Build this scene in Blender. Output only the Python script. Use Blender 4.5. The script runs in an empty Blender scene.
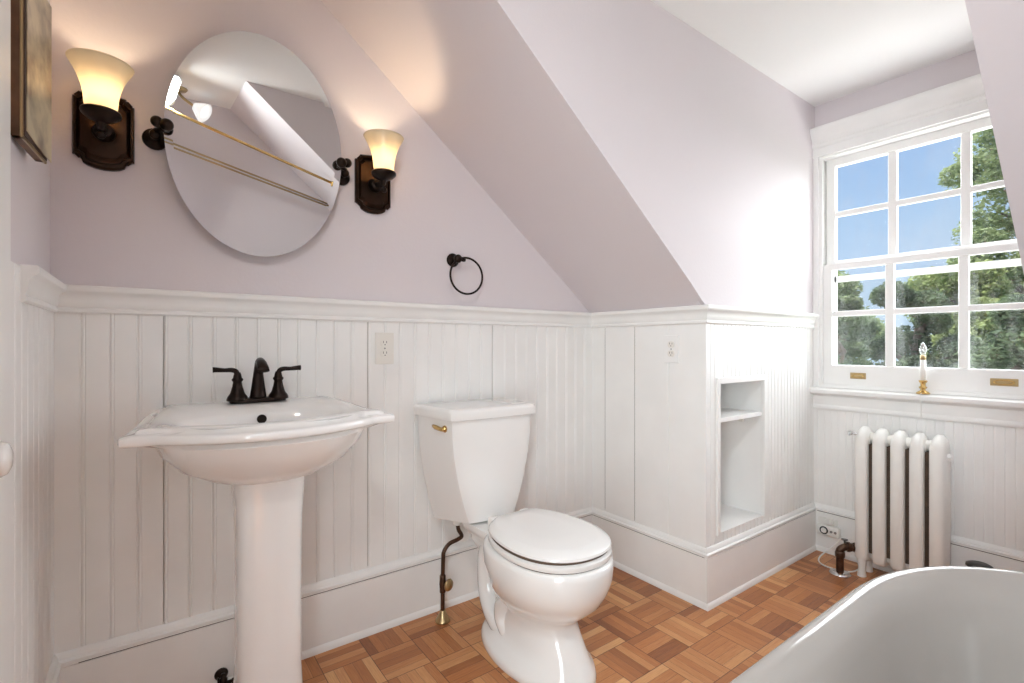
import bpy, bmesh, math, random
from mathutils import Vector, Matrix
random.seed(7)
PI = math.pi
S = bpy.context.scene
COL = S.collection

# ------------------------------------------------------------------ camera
FPX = 491.0
ANG = 0.9375
cam_d = bpy.data.cameras.new('camera')
cam = bpy.data.objects.new('camera', cam_d)
COL.objects.link(cam)
cam.location = (0, 0, 1.05)
cam.rotation_euler = (PI / 2, 0, ANG - PI / 2)
cam_d.sensor_width = 36.0
cam_d.lens = FPX / 1024 * 36
cam_d.shift_y = (341.5 - 344.6) / 1024 * -1
cam_d.clip_start = 0.02
S.camera = cam

# ------------------------------------------------------------------ world, daylight, exposure
S.view_settings.view_transform = 'Standard'
S.view_settings.look = 'None'
S.view_settings.gamma = 1
S.view_settings.use_curve_mapping = False
S.view_settings.exposure = 0.90
try:
    S.cycles.use_denoising = True
    S.cycles.max_bounces = 12
    S.cycles.diffuse_bounces = 7
    S.cycles.glossy_bounces = 5
    S.cycles.transmission_bounces = 8
    S.cycles.transparent_max_bounces = 16
    S.cycles.sample_clamp_indirect = 6
except Exception:
    pass
W = bpy.data.worlds.new('world')
S.world = W
W.use_nodes = True
wn, wl = W.node_tree.nodes, W.node_tree.links
bg = wn['Background']
tc = wn.new('ShaderNodeTexCoord')
sep = wn.new('ShaderNodeSeparateXYZ')
wl.new(tc.outputs['Generated'], sep.inputs[0])
ramp = wn.new('ShaderNodeValToRGB')
ramp.color_ramp.elements[0].position = 0.0
ramp.color_ramp.elements[0].color = (0.62, 0.76, 0.93, 1)
ramp.color_ramp.elements[1].position = 0.55
ramp.color_ramp.elements[1].color = (0.17, 0.36, 0.80, 1)
e = ramp.color_ramp.elements.new(0.2)
e.color = (0.47, 0.66, 0.92, 1)
wl.new(sep.outputs['Z'], ramp.inputs[0])
nz = wn.new('ShaderNodeTexNoise')
nz.inputs['Scale'].default_value = 3.0
nz.inputs['Detail'].default_value = 5
wl.new(tc.outputs['Generated'], nz.inputs['Vector'])
cr = wn.new('ShaderNodeValToRGB')
cr.color_ramp.elements[0].position = 0.50
cr.color_ramp.elements[1].position = 0.80
wl.new(nz.outputs['Fac'], cr.inputs[0])
mx = wn.new('ShaderNodeMixRGB')
mx.inputs[2].default_value = (0.85, 0.88, 0.92, 1)
wl.new(cr.outputs[0], mx.inputs[0])
wl.new(ramp.outputs[0], mx.inputs[1])
wl.new(mx.outputs[0], bg.inputs[0])
bg.inputs[1].default_value = 0.55


def light(name, kind, loc, energy, color=(1, 1, 1), rot=(0, 0, 0), **kw):
    d = bpy.data.lights.new(name, kind)
    d.energy = energy
    d.color = color
    for k, v in kw.items():
        setattr(d, k, v)
    o = bpy.data.objects.new(name, d)
    COL.objects.link(o)
    o.location = loc
    o.rotation_euler = rot
    return o


def aim(o, d):
    o.rotation_euler = Vector(d).to_track_quat('-Z', 'Y').to_euler()


# soft bright daylight of the open sky in front of the window
sky_light = light('skylight_sun', 'SUN', (6, 0, 5), 15.5, (0.97, 0.985, 1.0), angle=math.radians(120))
aim(sky_light, (-1, -0.22, -0.70))
# high sun that falls on the trees and on the added bounce roof below the window
sun = light('tree_sun', 'SUN', (-3, 3, 12), 7.0, (1.0, 0.95, 0.86), angle=math.radians(1))
aim(sun, (0.38, -0.32, -0.88))
# added soft fill light, set in the unseen doorway behind the camera
hall_fill = light('hall_fill_light', 'AREA', (-0.40, -0.10, 0.85), 8.0, (0.90, 0.98, 1.0), shape='RECTANGLE', size=0.55, size_y=1.2, spread=math.radians(125))
aim(hall_fill, (1, 0.60, -0.22))
# added fill light under the ceiling, above the frame
ceil_fill = light('ceiling_fill_light', 'AREA', (0.02, 0.08, 2.165), 3.9, (0.93, 0.98, 1.0), shape='DISK', size=0.22, spread=math.radians(128))
aim(ceil_fill, (1, 0.45, -0.75))


# ------------------------------------------------------------------ materials
def mat(name, col, rough=0.5, metal=0.0, coat=0.0, bump=0.0, bscale=60.0, var=0.0, vscale=4.0, spec=0.5):
    m = bpy.data.materials.new(name)
    m.use_nodes = True
    n, l = m.node_tree.nodes, m.node_tree.links
    b = n['Principled BSDF']
    b.inputs['Base Color'].default_value = (*col, 1)
    b.inputs['Roughness'].default_value = rough
    b.inputs['Metallic'].default_value = metal
    b.inputs['Coat Weight'].default_value = coat
    b.inputs['Coat Roughness'].default_value = 0.05
    b.inputs['Specular IOR Level'].default_value = spec
    t = n.new('ShaderNodeTexCoord')
    if var > 0:
        z = n.new('ShaderNodeTexNoise')
        z.inputs['Scale'].default_value = vscale
        z.inputs['Detail'].default_value = 4
        l.new(t.outputs['Object'], z.inputs['Vector'])
        r = n.new('ShaderNodeValToRGB')
        r.color_ramp.elements[0].position = 0.3
        r.color_ramp.elements[1].position = 0.75
        r.color_ramp.elements[0].color = (*[c * (1 - var) for c in col], 1)
        r.color_ramp.elements[1].color = (*col, 1)
        l.new(z.outputs['Fac'], r.inputs[0])
        l.new(r.outputs[0], b.inputs['Base Color'])
    if bump > 0:
        z2 = n.new('ShaderNodeTexNoise')
        z2.inputs['Scale'].default_value = bscale
        z2.inputs['Detail'].default_value = 3
        l.new(t.outputs['Object'], z2.inputs['Vector'])
        bp = n.new('ShaderNodeBump')
        bp.inputs['Strength'].default_value = bump
        bp.inputs['Distance'].default_value = 0.002
        l.new(z2.outputs['Fac'], bp.inputs['Height'])
        l.new(bp.outputs[0], b.inputs['Normal'])
    return m


M_lilac = mat('lilac_paint', (0.705, 0.655, 0.672), 0.62, bump=0.25, bscale=90, var=0.03, vscale=1.5)
M_ceiling = mat('ceiling_paint', (0.86, 0.86, 0.85), 0.7, bump=0.15, bscale=80)
M_trim = mat('white_gloss_paint', (0.855, 0.85, 0.83), 0.38, bump=0.06, bscale=35, var=0.05, vscale=7)
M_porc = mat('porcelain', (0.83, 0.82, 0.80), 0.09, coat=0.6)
M_tub = mat('tub_enamel', (0.38, 0.35, 0.32), 0.13, coat=0.5)  # greyer than the white enamel; interior shade is put into the colour
M_seat = mat('seat_plastic', (0.84, 0.83, 0.81), 0.18, coat=0.3)
M_bronze = mat('oil_rubbed_bronze', (0.028, 0.018, 0.014), 0.32, metal=0.85, var=0.3, vscale=30)
M_bronze2 = mat('brown_bronze', (0.050, 0.027, 0.017), 0.30, metal=0.9, var=0.4, vscale=25)
M_pipe = mat('aged_copper_pipe', (0.13, 0.075, 0.05), 0.4, metal=0.85, var=0.5, vscale=40)
M_brass = mat('polished_brass', (0.62, 0.42, 0.16), 0.22, metal=1.0)
M_brass2 = mat('old_brass', (0.46, 0.34, 0.18), 0.3, metal=1.0)
M_chrome = mat('chrome', (0.7, 0.7, 0.7), 0.12, metal=1.0)
M_rad = mat('radiator_paint', (0.85, 0.84, 0.80), 0.33, bump=0.3, bscale=30, var=0.05, vscale=12)
M_gap = mat('radiator_gap_brown', (0.10, 0.065, 0.045), 0.8, var=0.4, vscale=30)
M_black = mat('black_plastic', (0.02, 0.02, 0.02), 0.4)
M_crack = mat('dark_crack', (0.09, 0.07, 0.055), 0.9)
M_wplast = mat('white_plastic', (0.78, 0.77, 0.73), 0.3)
M_iplast = mat('ivory_plastic', (0.77, 0.745, 0.69), 0.35)
M_cap = mat('beige_cap', (0.62, 0.55, 0.44), 0.4)
M_grey = mat('grey_metal', (0.25, 0.25, 0.25), 0.35, metal=0.8)
M_bark = mat('bark', (0.10, 0.07, 0.05), 0.9, bump=0.5, bscale=20)
M_ground = mat('lawn', (0.10, 0.17, 0.05), 0.9, var=0.4, vscale=0.5)
M_siding = mat('siding', (0.55, 0.56, 0.55), 0.7)
M_framewood = mat('frame_wood', (0.20, 0.095, 0.04), 0.42, var=0.45, vscale=26, bump=0.2, bscale=50)
M_darkwood = mat('dark_wood', (0.07, 0.04, 0.03), 0.5)
M_hole = mat('drain_hole', (0.02, 0.015, 0.012), 0.3, metal=0.6)


def mat_mirror():
    m = mat('mirror_glass', (0.80, 0.81, 0.80), 0.0, metal=1.0)
    return m


M_mirror = mat_mirror()


def mat_glass():
    m = bpy.data.materials.new('window_glass')
    m.use_nodes = True
    n, l = m.node_tree.nodes, m.node_tree.links
    n.remove(n['Principled BSDF'])
    out = n['Material Output']
    t = n.new('ShaderNodeBsdfTransparent')
    t.inputs[0].default_value = (0.97, 0.98, 0.98, 1)
    g = n.new('ShaderNodeBsdfGlossy')
    g.inputs['Roughness'].default_value = 0.02
    d = n.new('ShaderNodeBsdfDiffuse')
    d.inputs[0].default_value = (0.8, 0.82, 0.85, 1)
    tc = n.new('ShaderNodeTexCoord')
    mp = n.new('ShaderNodeMapping')
    mp.inputs['Scale'].default_value = (1, 9, 2.0)
    z = n.new('ShaderNodeTexNoise')
    z.inputs['Scale'].default_value = 4
    z.inputs['Detail'].default_value = 6
    l.new(tc.outputs['Object'], mp.inputs[0])
    l.new(mp.outputs[0], z.inputs['Vector'])
    r = n.new('ShaderNodeMapRange')
    r.inputs['From Min'].default_value = 0.45
    r.inputs['From Max'].default_value = 0.8
    r.inputs['To Min'].default_value = 0.0
    r.inputs['To Max'].default_value = 0.05
    l.new(z.outputs['Fac'], r.inputs['Value'])
    lw = n.new('ShaderNodeLayerWeight')
    lw.inputs[0].default_value = 0.15
    pw = n.new('ShaderNodeMath')
    pw.operation = 'POWER'
    l.new(lw.outputs['Facing'], pw.inputs[0])
    pw.inputs[1].default_value = 3.0
    f = n.new('ShaderNodeMath')
    f.operation = 'MULTIPLY_ADD'
    l.new(pw.outputs[0], f.inputs[0])
    f.inputs[1].default_value = 0.35
    f.inputs[2].default_value = 0.02
    a = n.new('ShaderNodeMixShader')
    l.new(r.outputs[0], a.inputs[0])
    l.new(t.outputs[0], a.inputs[1])
    l.new(d.outputs[0], a.inputs[2])
    b = n.new('ShaderNodeMixShader')
    l.new(f.outputs[0], b.inputs[0])
    l.new(a.outputs[0], b.inputs[1])
    l.new(g.outputs[0], b.inputs[2])
    l.new(b.outputs[0], out.inputs[0])
    return m


M_glass = mat_glass()


def mat_shade(name, col, emis, strength):
    m = bpy.data.materials.new(name)
    m.use_nodes = True
    n, l = m.node_tree.nodes, m.node_tree.links
    n.remove(n['Principled BSDF'])
    out = n['Material Output']
    tr = n.new('ShaderNodeBsdfTranslucent')
    tr.inputs[0].default_value = (*col, 1)
    df = n.new('ShaderNodeBsdfDiffuse')
    df.inputs[0].default_value = (*col, 1)
    gl = n.new('ShaderNodeBsdfGlossy')
    gl.inputs['Roughness'].default_value = 0.15
    a = n.new('ShaderNodeMixShader')
    a.inputs[0].default_value = 0.5
    l.new(tr.outputs[0], a.inputs[1])
    l.new(df.outputs[0], a.inputs[2])
    b = n.new('ShaderNodeMixShader')
    b.inputs[0].default_value = 0.06
    l.new(a.outputs[0], b.inputs[1])
    l.new(gl.outputs[0], b.inputs[2])
    em = n.new('ShaderNodeEmission')
    em.inputs[0].default_value = (*emis, 1)
    em.inputs[1].default_value = strength
    s = n.new('ShaderNodeAddShader')
    l.new(b.outputs[0], s.inputs[0])
    l.new(em.outputs[0], s.inputs[1])
    l.new(s.outputs[0], out.inputs[0])
    return m


M_shade = mat_shade('lit_frosted_glass', (0.56, 0.50, 0.40), (1.0, 0.80, 0.50), 0.06)
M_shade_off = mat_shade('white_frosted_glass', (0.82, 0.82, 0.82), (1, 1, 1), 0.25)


def mat_clear():
    m = bpy.data.materials.new('clear_bulb_glass')
    m.use_nodes = True
    n, l = m.node_tree.nodes, m.node_tree.links
    n.remove(n['Principled BSDF'])
    t = n.new('ShaderNodeBsdfTransparent')
    g = n.new('ShaderNodeBsdfGlossy')
    g.inputs['Roughness'].default_value = 0.05
    b = n.new('ShaderNodeMixShader')
    b.inputs[0].default_value = 0.3
    l.new(t.outputs[0], b.inputs[1])
    l.new(g.outputs[0], b.inputs[2])
    l.new(b.outputs[0], n['Material Output'].inputs[0])
    return m


M_clear = mat_clear()


def mat_floor():
    m = bpy.data.materials.new('oak_parquet')
    m.use_nodes = True
    n, l = m.node_tree.nodes, m.node_tree.links
    b = n['Principled BSDF']
    tc = n.new('ShaderNodeTexCoord')
    sp = n.new('ShaderNodeSeparateXYZ')
    l.new(tc.outputs['Object'], sp.inputs[0])

    def ma(op, a, bb=None, c=None):
        x = n.new('ShaderNodeMath')
        x.operation = op
        for i, v in enumerate((a, bb, c)):
            if v is None:
                continue
            if hasattr(v, 'is_output'):
                l.new(v, x.inputs[i])
            else:
                x.inputs[i].default_value = v
        return x.outputs[0]
    T = 0.152
    NS = 5.0
    u = ma('DIVIDE', ma('ADD', sp.outputs[0], 5.03), T)
    v = ma('DIVIDE', ma('ADD', sp.outputs[1], 5.07), T)
    iu, iv = ma('FLOOR', u), ma('FLOOR', v)
    fu, fv = ma('FRACT', u), ma('FRACT', v)
    par = ma('FRACT', ma('MULTIPLY', ma('ADD', iu, iv), 0.5))
    par = ma('GREATER_THAN', par, 0.25)
    ipar = ma('SUBTRACT', 1.0, par)
    across = ma('ADD', ma('MULTIPLY', fu, par), ma('MULTIPLY', fv, ipar))
    along = ma('ADD', ma('MULTIPLY', fv, par), ma('MULTIPLY', fu, ipar))
    sa = ma('MULTIPLY', across, NS)
    isl, fsl = ma('FLOOR', sa), ma('FRACT', sa)
    cb = n.new('ShaderNodeCombineXYZ')
    l.new(iu, cb.inputs[0]); l.new(iv, cb.inputs[1]); l.new(isl, cb.inputs[2])
    wn_ = n.new('ShaderNodeTexWhiteNoise')
    wn_.noise_dimensions = '3D'
    l.new(cb.outputs[0], wn_.inputs[0])
    cb2 = n.new('ShaderNodeCombineXYZ')
    l.new(iu, cb2.inputs[0]); l.new(iv, cb2.inputs[1])
    wb = n.new('ShaderNodeTexWhiteNoise')
    l.new(cb2.outputs[0], wb.inputs[0])
    # grain
    cg = n.new('ShaderNodeCombineXYZ')
    l.new(ma('MULTIPLY', along, 2.2), cg.inputs[0])
    l.new(ma('MULTIPLY', across, 38.0), cg.inputs[1])
    l.new(ma('MULTIPLY', wn_.outputs[0], 57.0), cg.inputs[2])
    gr = n.new('ShaderNodeTexNoise')
    gr.inputs['Scale'].default_value = 1.4
    gr.inputs['Detail'].default_value = 5
    l.new(cg.outputs[0], gr.inputs['Vector'])
    tone = ma('ADD', ma('MULTIPLY', wn_.outputs[0], 0.42), ma('MULTIPLY', wb.outputs[0], 0.30))
    tone = ma('ADD', tone, ma('MULTIPLY', gr.outputs['Fac'], 0.42))
    r = n.new('ShaderNodeValToRGB')
    r.color_ramp.elements[0].position = 0.15
    r.color_ramp.elements[0].color = (0.21, 0.062, 0.020, 1)
    r.color_ramp.elements[1].position = 0.98
    r.color_ramp.elements[1].color = (0.74, 0.42, 0.19, 1)
    e = r.color_ramp.elements.new(0.55)
    e.color = (0.46, 0.180, 0.060, 1)
    l.new(tone, r.inputs[0])
    # joints
    def edge(f, w):
        return ma('ADD', ma('LESS_THAN', f, w), ma('GREATER_THAN', f, 1 - w))
    j1 = ma('MULTIPLY', edge(fsl, 0.028), 0.45)
    j2 = ma('MULTIPLY', ma('ADD', edge(fu, 0.008), edge(fv, 0.008)), 0.8)
    j = ma('MINIMUM', ma('ADD', j1, j2), 0.8)
    mxx = n.new('ShaderNodeMixRGB')
    l.new(j, mxx.inputs[0])
    l.new(r.outputs[0], mxx.inputs[1])
    mxx.inputs[2].default_value = (0.055, 0.022, 0.010, 1)
    l.new(mxx.outputs[0], b.inputs['Base Color'])
    rr = ma('ADD', ma('MULTIPLY', gr.outputs['Fac'], 0.2), 0.24)
    l.new(rr, b.inputs['Roughness'])
    bp = n.new('ShaderNodeBump')
    bp.inputs['Strength'].default_value = 0.35
    bp.inputs['Distance'].default_value = 0.002
    hh = ma('ADD', ma('MULTIPLY', j, -1.0), ma('MULTIPLY', wn_.outputs[0], 0.4))
    l.new(hh, bp.inputs['Height'])
    l.new(bp.outputs[0], b.inputs['Normal'])
    return m


M_floor = mat_floor()


def mat_leaf(name, c0, c1):
    m = bpy.data.materials.new(name)
    m.use_nodes = True
    n, l = m.node_tree.nodes, m.node_tree.links
    n.remove(n['Principled BSDF'])
    tc = n.new('ShaderNodeTexCoord')
    z = n.new('ShaderNodeTexNoise')
    z.inputs['Scale'].default_value = 2.2
    z.inputs['Detail'].default_value = 6
    l.new(tc.outputs['Object'], z.inputs['Vector'])
    r = n.new('ShaderNodeValToRGB')
    r.color_ramp.elements[0].position = 0.35
    r.color_ramp.elements[1].position = 0.7
    r.color_ramp.elements[0].color = (*c0, 1)
    r.color_ramp.elements[1].color = (*c1, 1)
    l.new(z.outputs['Fac'], r.inputs[0])
    d = n.new('ShaderNodeBsdfDiffuse')
    t = n.new('ShaderNodeBsdfTranslucent')
    l.new(r.outputs[0], d.inputs[0])
    l.new(r.outputs[0], t.inputs[0])
    a = n.new('ShaderNodeMixShader')
    a.inputs[0].default_value = 0.3
    l.new(d.outputs[0], a.inputs[1])
    l.new(t.outputs[0], a.inputs[2])
    l.new(a.outputs[0], n['Material Output'].inputs[0])
    return m


M_leaf = mat_leaf('leaves_mid', (0.09, 0.12, 0.07), (0.27, 0.32, 0.17))
M_leaf2 = mat_leaf('leaves_dark', (0.035, 0.055, 0.035), (0.14, 0.18, 0.10))
M_leaf3 = mat_leaf('leaves_yellow_green', (0.08, 0.115, 0.045), (0.30, 0.34, 0.15))


def mat_print():
    m = bpy.data.materials.new('faded_print')
    m.use_nodes = True
    n, l = m.node_tree.nodes, m.node_tree.links
    b = n['Principled BSDF']
    b.inputs['Roughness'].default_value = 0.3
    tc = n.new('ShaderNodeTexCoord')
    z = n.new('ShaderNodeTexNoise')
    z.inputs['Scale'].default_value = 9
    z.inputs['Detail'].default_value = 5
    l.new(tc.outputs['Object'], z.inputs['Vector'])
    r = n.new('ShaderNodeValToRGB')
    r.color_ramp.elements[0].position = 0.36
    r.color_ramp.elements[0].color = (0.16, 0.12, 0.09, 1)
    r.color_ramp.elements[1].position = 0.55
    r.color_ramp.elements[1].color = (0.60, 0.52, 0.36, 1)
    l.new(z.outputs['Fac'], r.inputs[0])
    l.new(r.outputs[0], b.inputs['Base Color'])
    return m


M_print = mat_print()


# ------------------------------------------------------------------ helpers
def obj(name, bm, m, parent=None, smooth=False, angle=None, kind=None):
    me = bpy.data.meshes.new(name)
    bmesh.ops.recalc_face_normals(bm, faces=bm.faces)
    bm.to_mesh(me)
    bm.free()
    ms = m if isinstance(m, (list, tuple)) else [m]
    for x in ms:
        me.materials.append(x)
    if smooth or angle:
        for p in me.polygons:
            p.use_smooth = True
        if angle:
            try:
                me.set_sharp_from_angle(angle=math.radians(angle))
            except Exception:
                pass
    o = bpy.data.objects.new(name, me)
    COL.objects.link(o)
    if parent is not None:
        o.parent = parent
    elif kind is None:
        pass
    if kind:
        o['kind'] = kind
    return o


def struct(name, bm, m, parent=None, **k):
    return obj(name, bm, m, parent, kind=None if parent else 'structure', **k)


def thing(name, label, cat, loc=(0, 0, 0), rotz=0, group=None):
    o = bpy.data.objects.new(name, None)
    COL.objects.link(o)
    o.location = loc
    o.rotation_euler = (0, 0, rotz)
    o.empty_display_size = 0.05
    o['label'] = label
    o['category'] = cat
    if group:
        o['group'] = group
    return o


def tag(o, label, cat, group=None):
    o['label'] = label
    o['category'] = cat
    if group:
        o['group'] = group
    return o


def box(bm, x0, x1, y0, y1, z0, z1, bevel=0.0, seg=2, mi=0):
    r = bmesh.ops.create_cube(bm, size=1.0)
    vs = r['verts']
    for v in vs:
        v.co = Vector(((x0 + x1) / 2 + v.co.x * (x1 - x0), (y0 + y1) / 2 + v.co.y * (y1 - y0), (z0 + z1) / 2 + v.co.z * (z1 - z0)))
    fs = set(f for v in vs for f in v.link_faces)
    if bevel > 0:
        es = list(set(e for v in vs for e in v.link_edges))
        rr = bmesh.ops.bevel(bm, geom=es, offset=bevel, segments=seg, profile=0.5, affect='EDGES')
        fs = set(rr['faces']) | set(f for f in fs if f.is_valid)
    for f in fs:
        if f.is_valid:
            f.material_index = mi
    return bm


def BM():
    return bmesh.new()


def loft(bm, rings, cap0=True, cap1=True, closed=True, mi=0):
    R = [[bm.verts.new(p) for p in ring] for ring in rings]
    n = len(R[0])
    for a, b in zip(R[:-1], R[1:]):
        for i in range(n if closed else n - 1):
            j = (i + 1) % n
            f = bm.faces.new((a[i], a[j], b[j], b[i]))
            f.material_index = mi
    if cap0:
        bm.faces.new(list(reversed(R[0]))).material_index = mi
    if cap1:
        bm.faces.new(R[-1]).material_index = mi
    return R


def lathe(bm, prof, c=(0, 0, 0), axis='Z', n=32, cap=True, mi=0):
    rings = []
    for r, h in prof:
        ring = []
        for i in range(n):
            a = 2 * PI * i / n
            x, y = r * math.cos(a), r * math.sin(a)
            if axis == 'Z':
                p = (c[0] + x, c[1] + y, c[2] + h)
            elif axis == 'Y':
                p = (c[0] + x, c[1] + h, c[2] + y)
            else:
                p = (c[0] + h, c[1] + x, c[2] + y)
            ring.append(p)
        rings.append(ring)
    loft(bm, rings, cap, cap, mi=mi)
    return bm


def lathe_dir(bm, prof, c, d, n=24, mi=0):
    q = Vector((0, 0, 1)).rotation_difference(Vector(d).normalized())
    rings = []
    for r, h in prof:
        rings.append([tuple(Vector(c) + q @ Vector((r * math.cos(2 * PI * i / n), r * math.sin(2 * PI * i / n), h))) for i in range(n)])
    loft(bm, rings, mi=mi)
    return bm


def smooth_path(pts, k=6):
    P = [Vector(p) for p in pts]
    P = [2 * P[0] - P[1]] + P + [2 * P[-1] - P[-2]]
    out = []
    for i in range(1, len(P) - 2):
        for j in range(k):
            t = j / k
            a, b, c, d = P[i - 1], P[i], P[i + 1], P[i + 2]
            out.append(0.5 * ((2 * b) + (-a + c) * t + (2 * a - 5 * b + 4 * c - d) * t * t + (-a + 3 * b - 3 * c + d) * t ** 3))
    out.append(P[-2])
    return out


def tube(bm, pts, r, n=12, smooth=0, cap=True, mi=0, closed=False):
    P = smooth_path(pts, smooth) if smooth else [Vector(p) for p in pts]
    N = len(P)
    rr = r if isinstance(r, (list, tuple)) else None

    def rad(i):
        if rr is None:
            return r
        t = i / (N - 1) * (len(rr) - 1)
        k = min(int(t), len(rr) - 2)
        return rr[k] + (rr[k + 1] - rr[k]) * (t - k)
    tan = []
    for i in range(N):
        if closed:
            tan.append((P[(i + 1) % N] - P[i - 1]).normalized())
        else:
            tan.append((P[min(i + 1, N - 1)] - P[max(i - 1, 0)]).normalized())
    up = Vector((0, 0, 1)) if abs(tan[0].z) < 0.9 else Vector((1, 0, 0))
    u = tan[0].cross(up).normalized()
    rings = []
    for i in range(N):
        u = (u - tan[i] * u.dot(tan[i])).normalized()
        w = tan[i].cross(u)
        rings.append([tuple(P[i] + (u * math.cos(2 * PI * k / n) + w * math.sin(2 * PI * k / n)) * rad(i)) for k in range(n)])
    if closed:
        rings.append(rings[0])
        R = loft(bm, rings, False, False, mi=mi)
        bmesh.ops.remove_doubles(bm, verts=[v for q in (R[0], R[-1]) for v in q], dist=1e-6)
    else:
        loft(bm, rings, cap, cap, mi=mi)
    return bm


def prism(bm, poly, z0, z1, mi=0, axis='Z'):
    """poly of 2D points extruded along an axis (Z: xy, Y: xz, X: yz)"""
    def P(a, b, h):
        return (a, b, h) if axis == 'Z' else ((a, h, b) if axis == 'Y' else (h, a, b))
    loft(bm, [[P(a, b, z0) for a, b in poly], [P(a, b, z1) for a, b in poly]], mi=mi)
    return bm


# ------------------------------------------------------------------ room dimensions
X0, X1, X2 = -0.207, 1.785, 2.76
Y0, Y1, YC, YN = 1.752, 1.122, 0.232, -0.45
ZB, ZR, ZC = 0.203, 1.208, 2.281
RT = 0.074          # chair rail height
SL = 0.785          # slope of the roof
XS = X1 - (ZC - ZR) / SL   # where the slope meets the ceiling
TH = 0.10
PT = 0.008          # beadboard thickness

# floor
bm = BM(); box(bm, X0 - 0.9, X2 + 0.1, YN - 0.1, Y0 + 0.1, -0.1, 0.0)
struct('floor', bm, M_floor)

# flat ceiling, room part and the part that runs out over the dormer
bm = BM(); box(bm, X0 - TH, XS, YN - TH, Y0 + TH, ZC, ZC + TH)
box(bm, XS, X2 + TH, YC - TH, Y1 + TH, ZC, ZC + TH)
struct('ceiling', bm, M_ceiling)

# back wall
bm = BM()
prism(bm, [(X0 - TH, 0), (X1 + 0.02, 0), (X1 + 0.02, ZR), (XS, ZC), (X0 - TH, ZC)], Y0 + PT, Y0 + TH, axis='Y')
struct('wall_back', bm, M_lilac)
# left wall with the doorway near the camera (opening Y -0.36..0.46)
bm = BM()
box(bm, X0 - TH, X0 - PT, 0.26, Y0 + TH, 0, ZC)
box(bm, X0 - TH, X0 - PT, YN - TH, -0.40, 0, ZC)
box(bm, X0 - TH, X0 - PT, -0.40, 0.26, 2.08, ZC)
struct('wall_left', bm, M_lilac)
# near wall behind the tub
bm = BM()
prism(bm, [(X0 - TH, 0), (X1 + TH, 0), (X1 + TH, ZR - 0.08), (X1, ZR), (XS, ZC), (X0 - TH, ZC)], YN - TH, YN, axis='Y')
struct('wall_front', bm, M_lilac)
# knee walls either side of the dormer
bm = BM(); box(bm, X1 + PT, X1 + TH, Y1 + 0.101, Y0 + 0.0, 0, ZR - 0.01)
struct('wall_knee', bm, M_trim)
bm = BM(); box(bm, X1 + PT, X1 + TH, YN, YC - 0.021, 0, ZR - 0.01)
struct('wall_knee', bm, M_trim)
# sloped ceilings
def slope_slab(y0, y1):
    bm = BM()
    n = Vector((SL, 1)).normalized() * TH
    pts = [(XS, ZC), (X1 - 0.10, ZR + 0.10 * SL), (X1 - 0.03, ZR + 0.018), (X1 + 0.0, ZR - 0.01)]
    pts += [(X1 + TH, ZR - 0.01), (X1 + n.x, ZR + n.y), (XS + n.x, ZC + n.y)]
    prism(bm, pts, y0, y1, axis='Y')
    return bm
struct('wall_slope', slope_slab(Y1 + 0.02, Y0 + PT), M_lilac)
struct('wall_slope', slope_slab(YN, YC - 0.02), M_lilac)
# cheeks of the dormer; the far one has the niche
NX0, NX1, NZ0, NZ1, ND = 1.878, 2.237, 0.275, 0.888, 0.30
bm = BM()
prism(bm, [(XS, ZC), (X1 - 0.10, ZR + 0.10 * SL), (X1 - 0.03, ZR + 0.018), (X1, ZR), (X2 + TH, ZR), (X2 + TH, ZC)], Y1, Y1 + 0.02, axis='Y')
box(bm, X1 + 0.12, X2 + TH, Y1 + 0.02, Y1 + TH, ZR, ZC)
box(bm, X1 + PT + 0.002, NX0 - 0.013, Y1 + PT, Y1 + TH, 0, ZR)
box(bm, NX1 + 0.013, X2 + TH, Y1 + PT, Y1 + TH, 0, ZR)
box(bm, NX0 - 0.013, NX1 + 0.013, Y1 + PT, Y1 + TH, 0, NZ0 - 0.013)
box(bm, NX0 - 0.013, NX1 + 0.013, Y1 + PT, Y1 + TH, NZ1 + 0.013, ZR)
struct('wall_dormer', bm, M_lilac)
bm = BM()
prism(bm, [(XS, ZC), (X1 - 0.10, ZR + 0.10 * SL), (X1 - 0.03, ZR + 0.018), (X1 + 0.01, ZR), (X1 + 0.01, 0), (X2 + TH, 0), (X2 + TH, ZC)], YC - 0.02, YC, axis='Y')
struct('wall_dormer', bm, M_lilac)
# niche lining
bm = BM()
t = 0.012
ya, yb = Y1 + PT, Y1 + ND
box(bm, NX0 - t, NX0, ya, yb, NZ0 - t, NZ1 + t)
box(bm, NX1, NX1 + t, ya, yb, NZ0 - t, NZ1 + t)
box(bm, NX0, NX1, ya, yb, NZ0 - t, NZ0)
box(bm, NX0, NX1, ya, yb, NZ1, NZ1 + t)
box(bm, NX0 - t, NX1 + t, yb, yb + t, NZ0 - t, NZ1 + t)
struct('wall_niche', bm, M_trim)
# niche casing
bm = BM()
cw = 0.020
box(bm, NX0 - cw, NX0, Y1 - 0.008, Y1 + PT, NZ0 - 0.006, NZ1 + 0.026, 0.002)
box(bm, NX1, NX1 + 0.010, Y1 - 0.008, Y1 + PT, NZ0 - 0.006, NZ1 + 0.026, 0.002)
box(bm, NX0, NX1, Y1 - 0.008, Y1 + PT, NZ1, NZ1 + 0.026, 0.002)
struct('trim_1', bm, M_trim)

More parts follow.
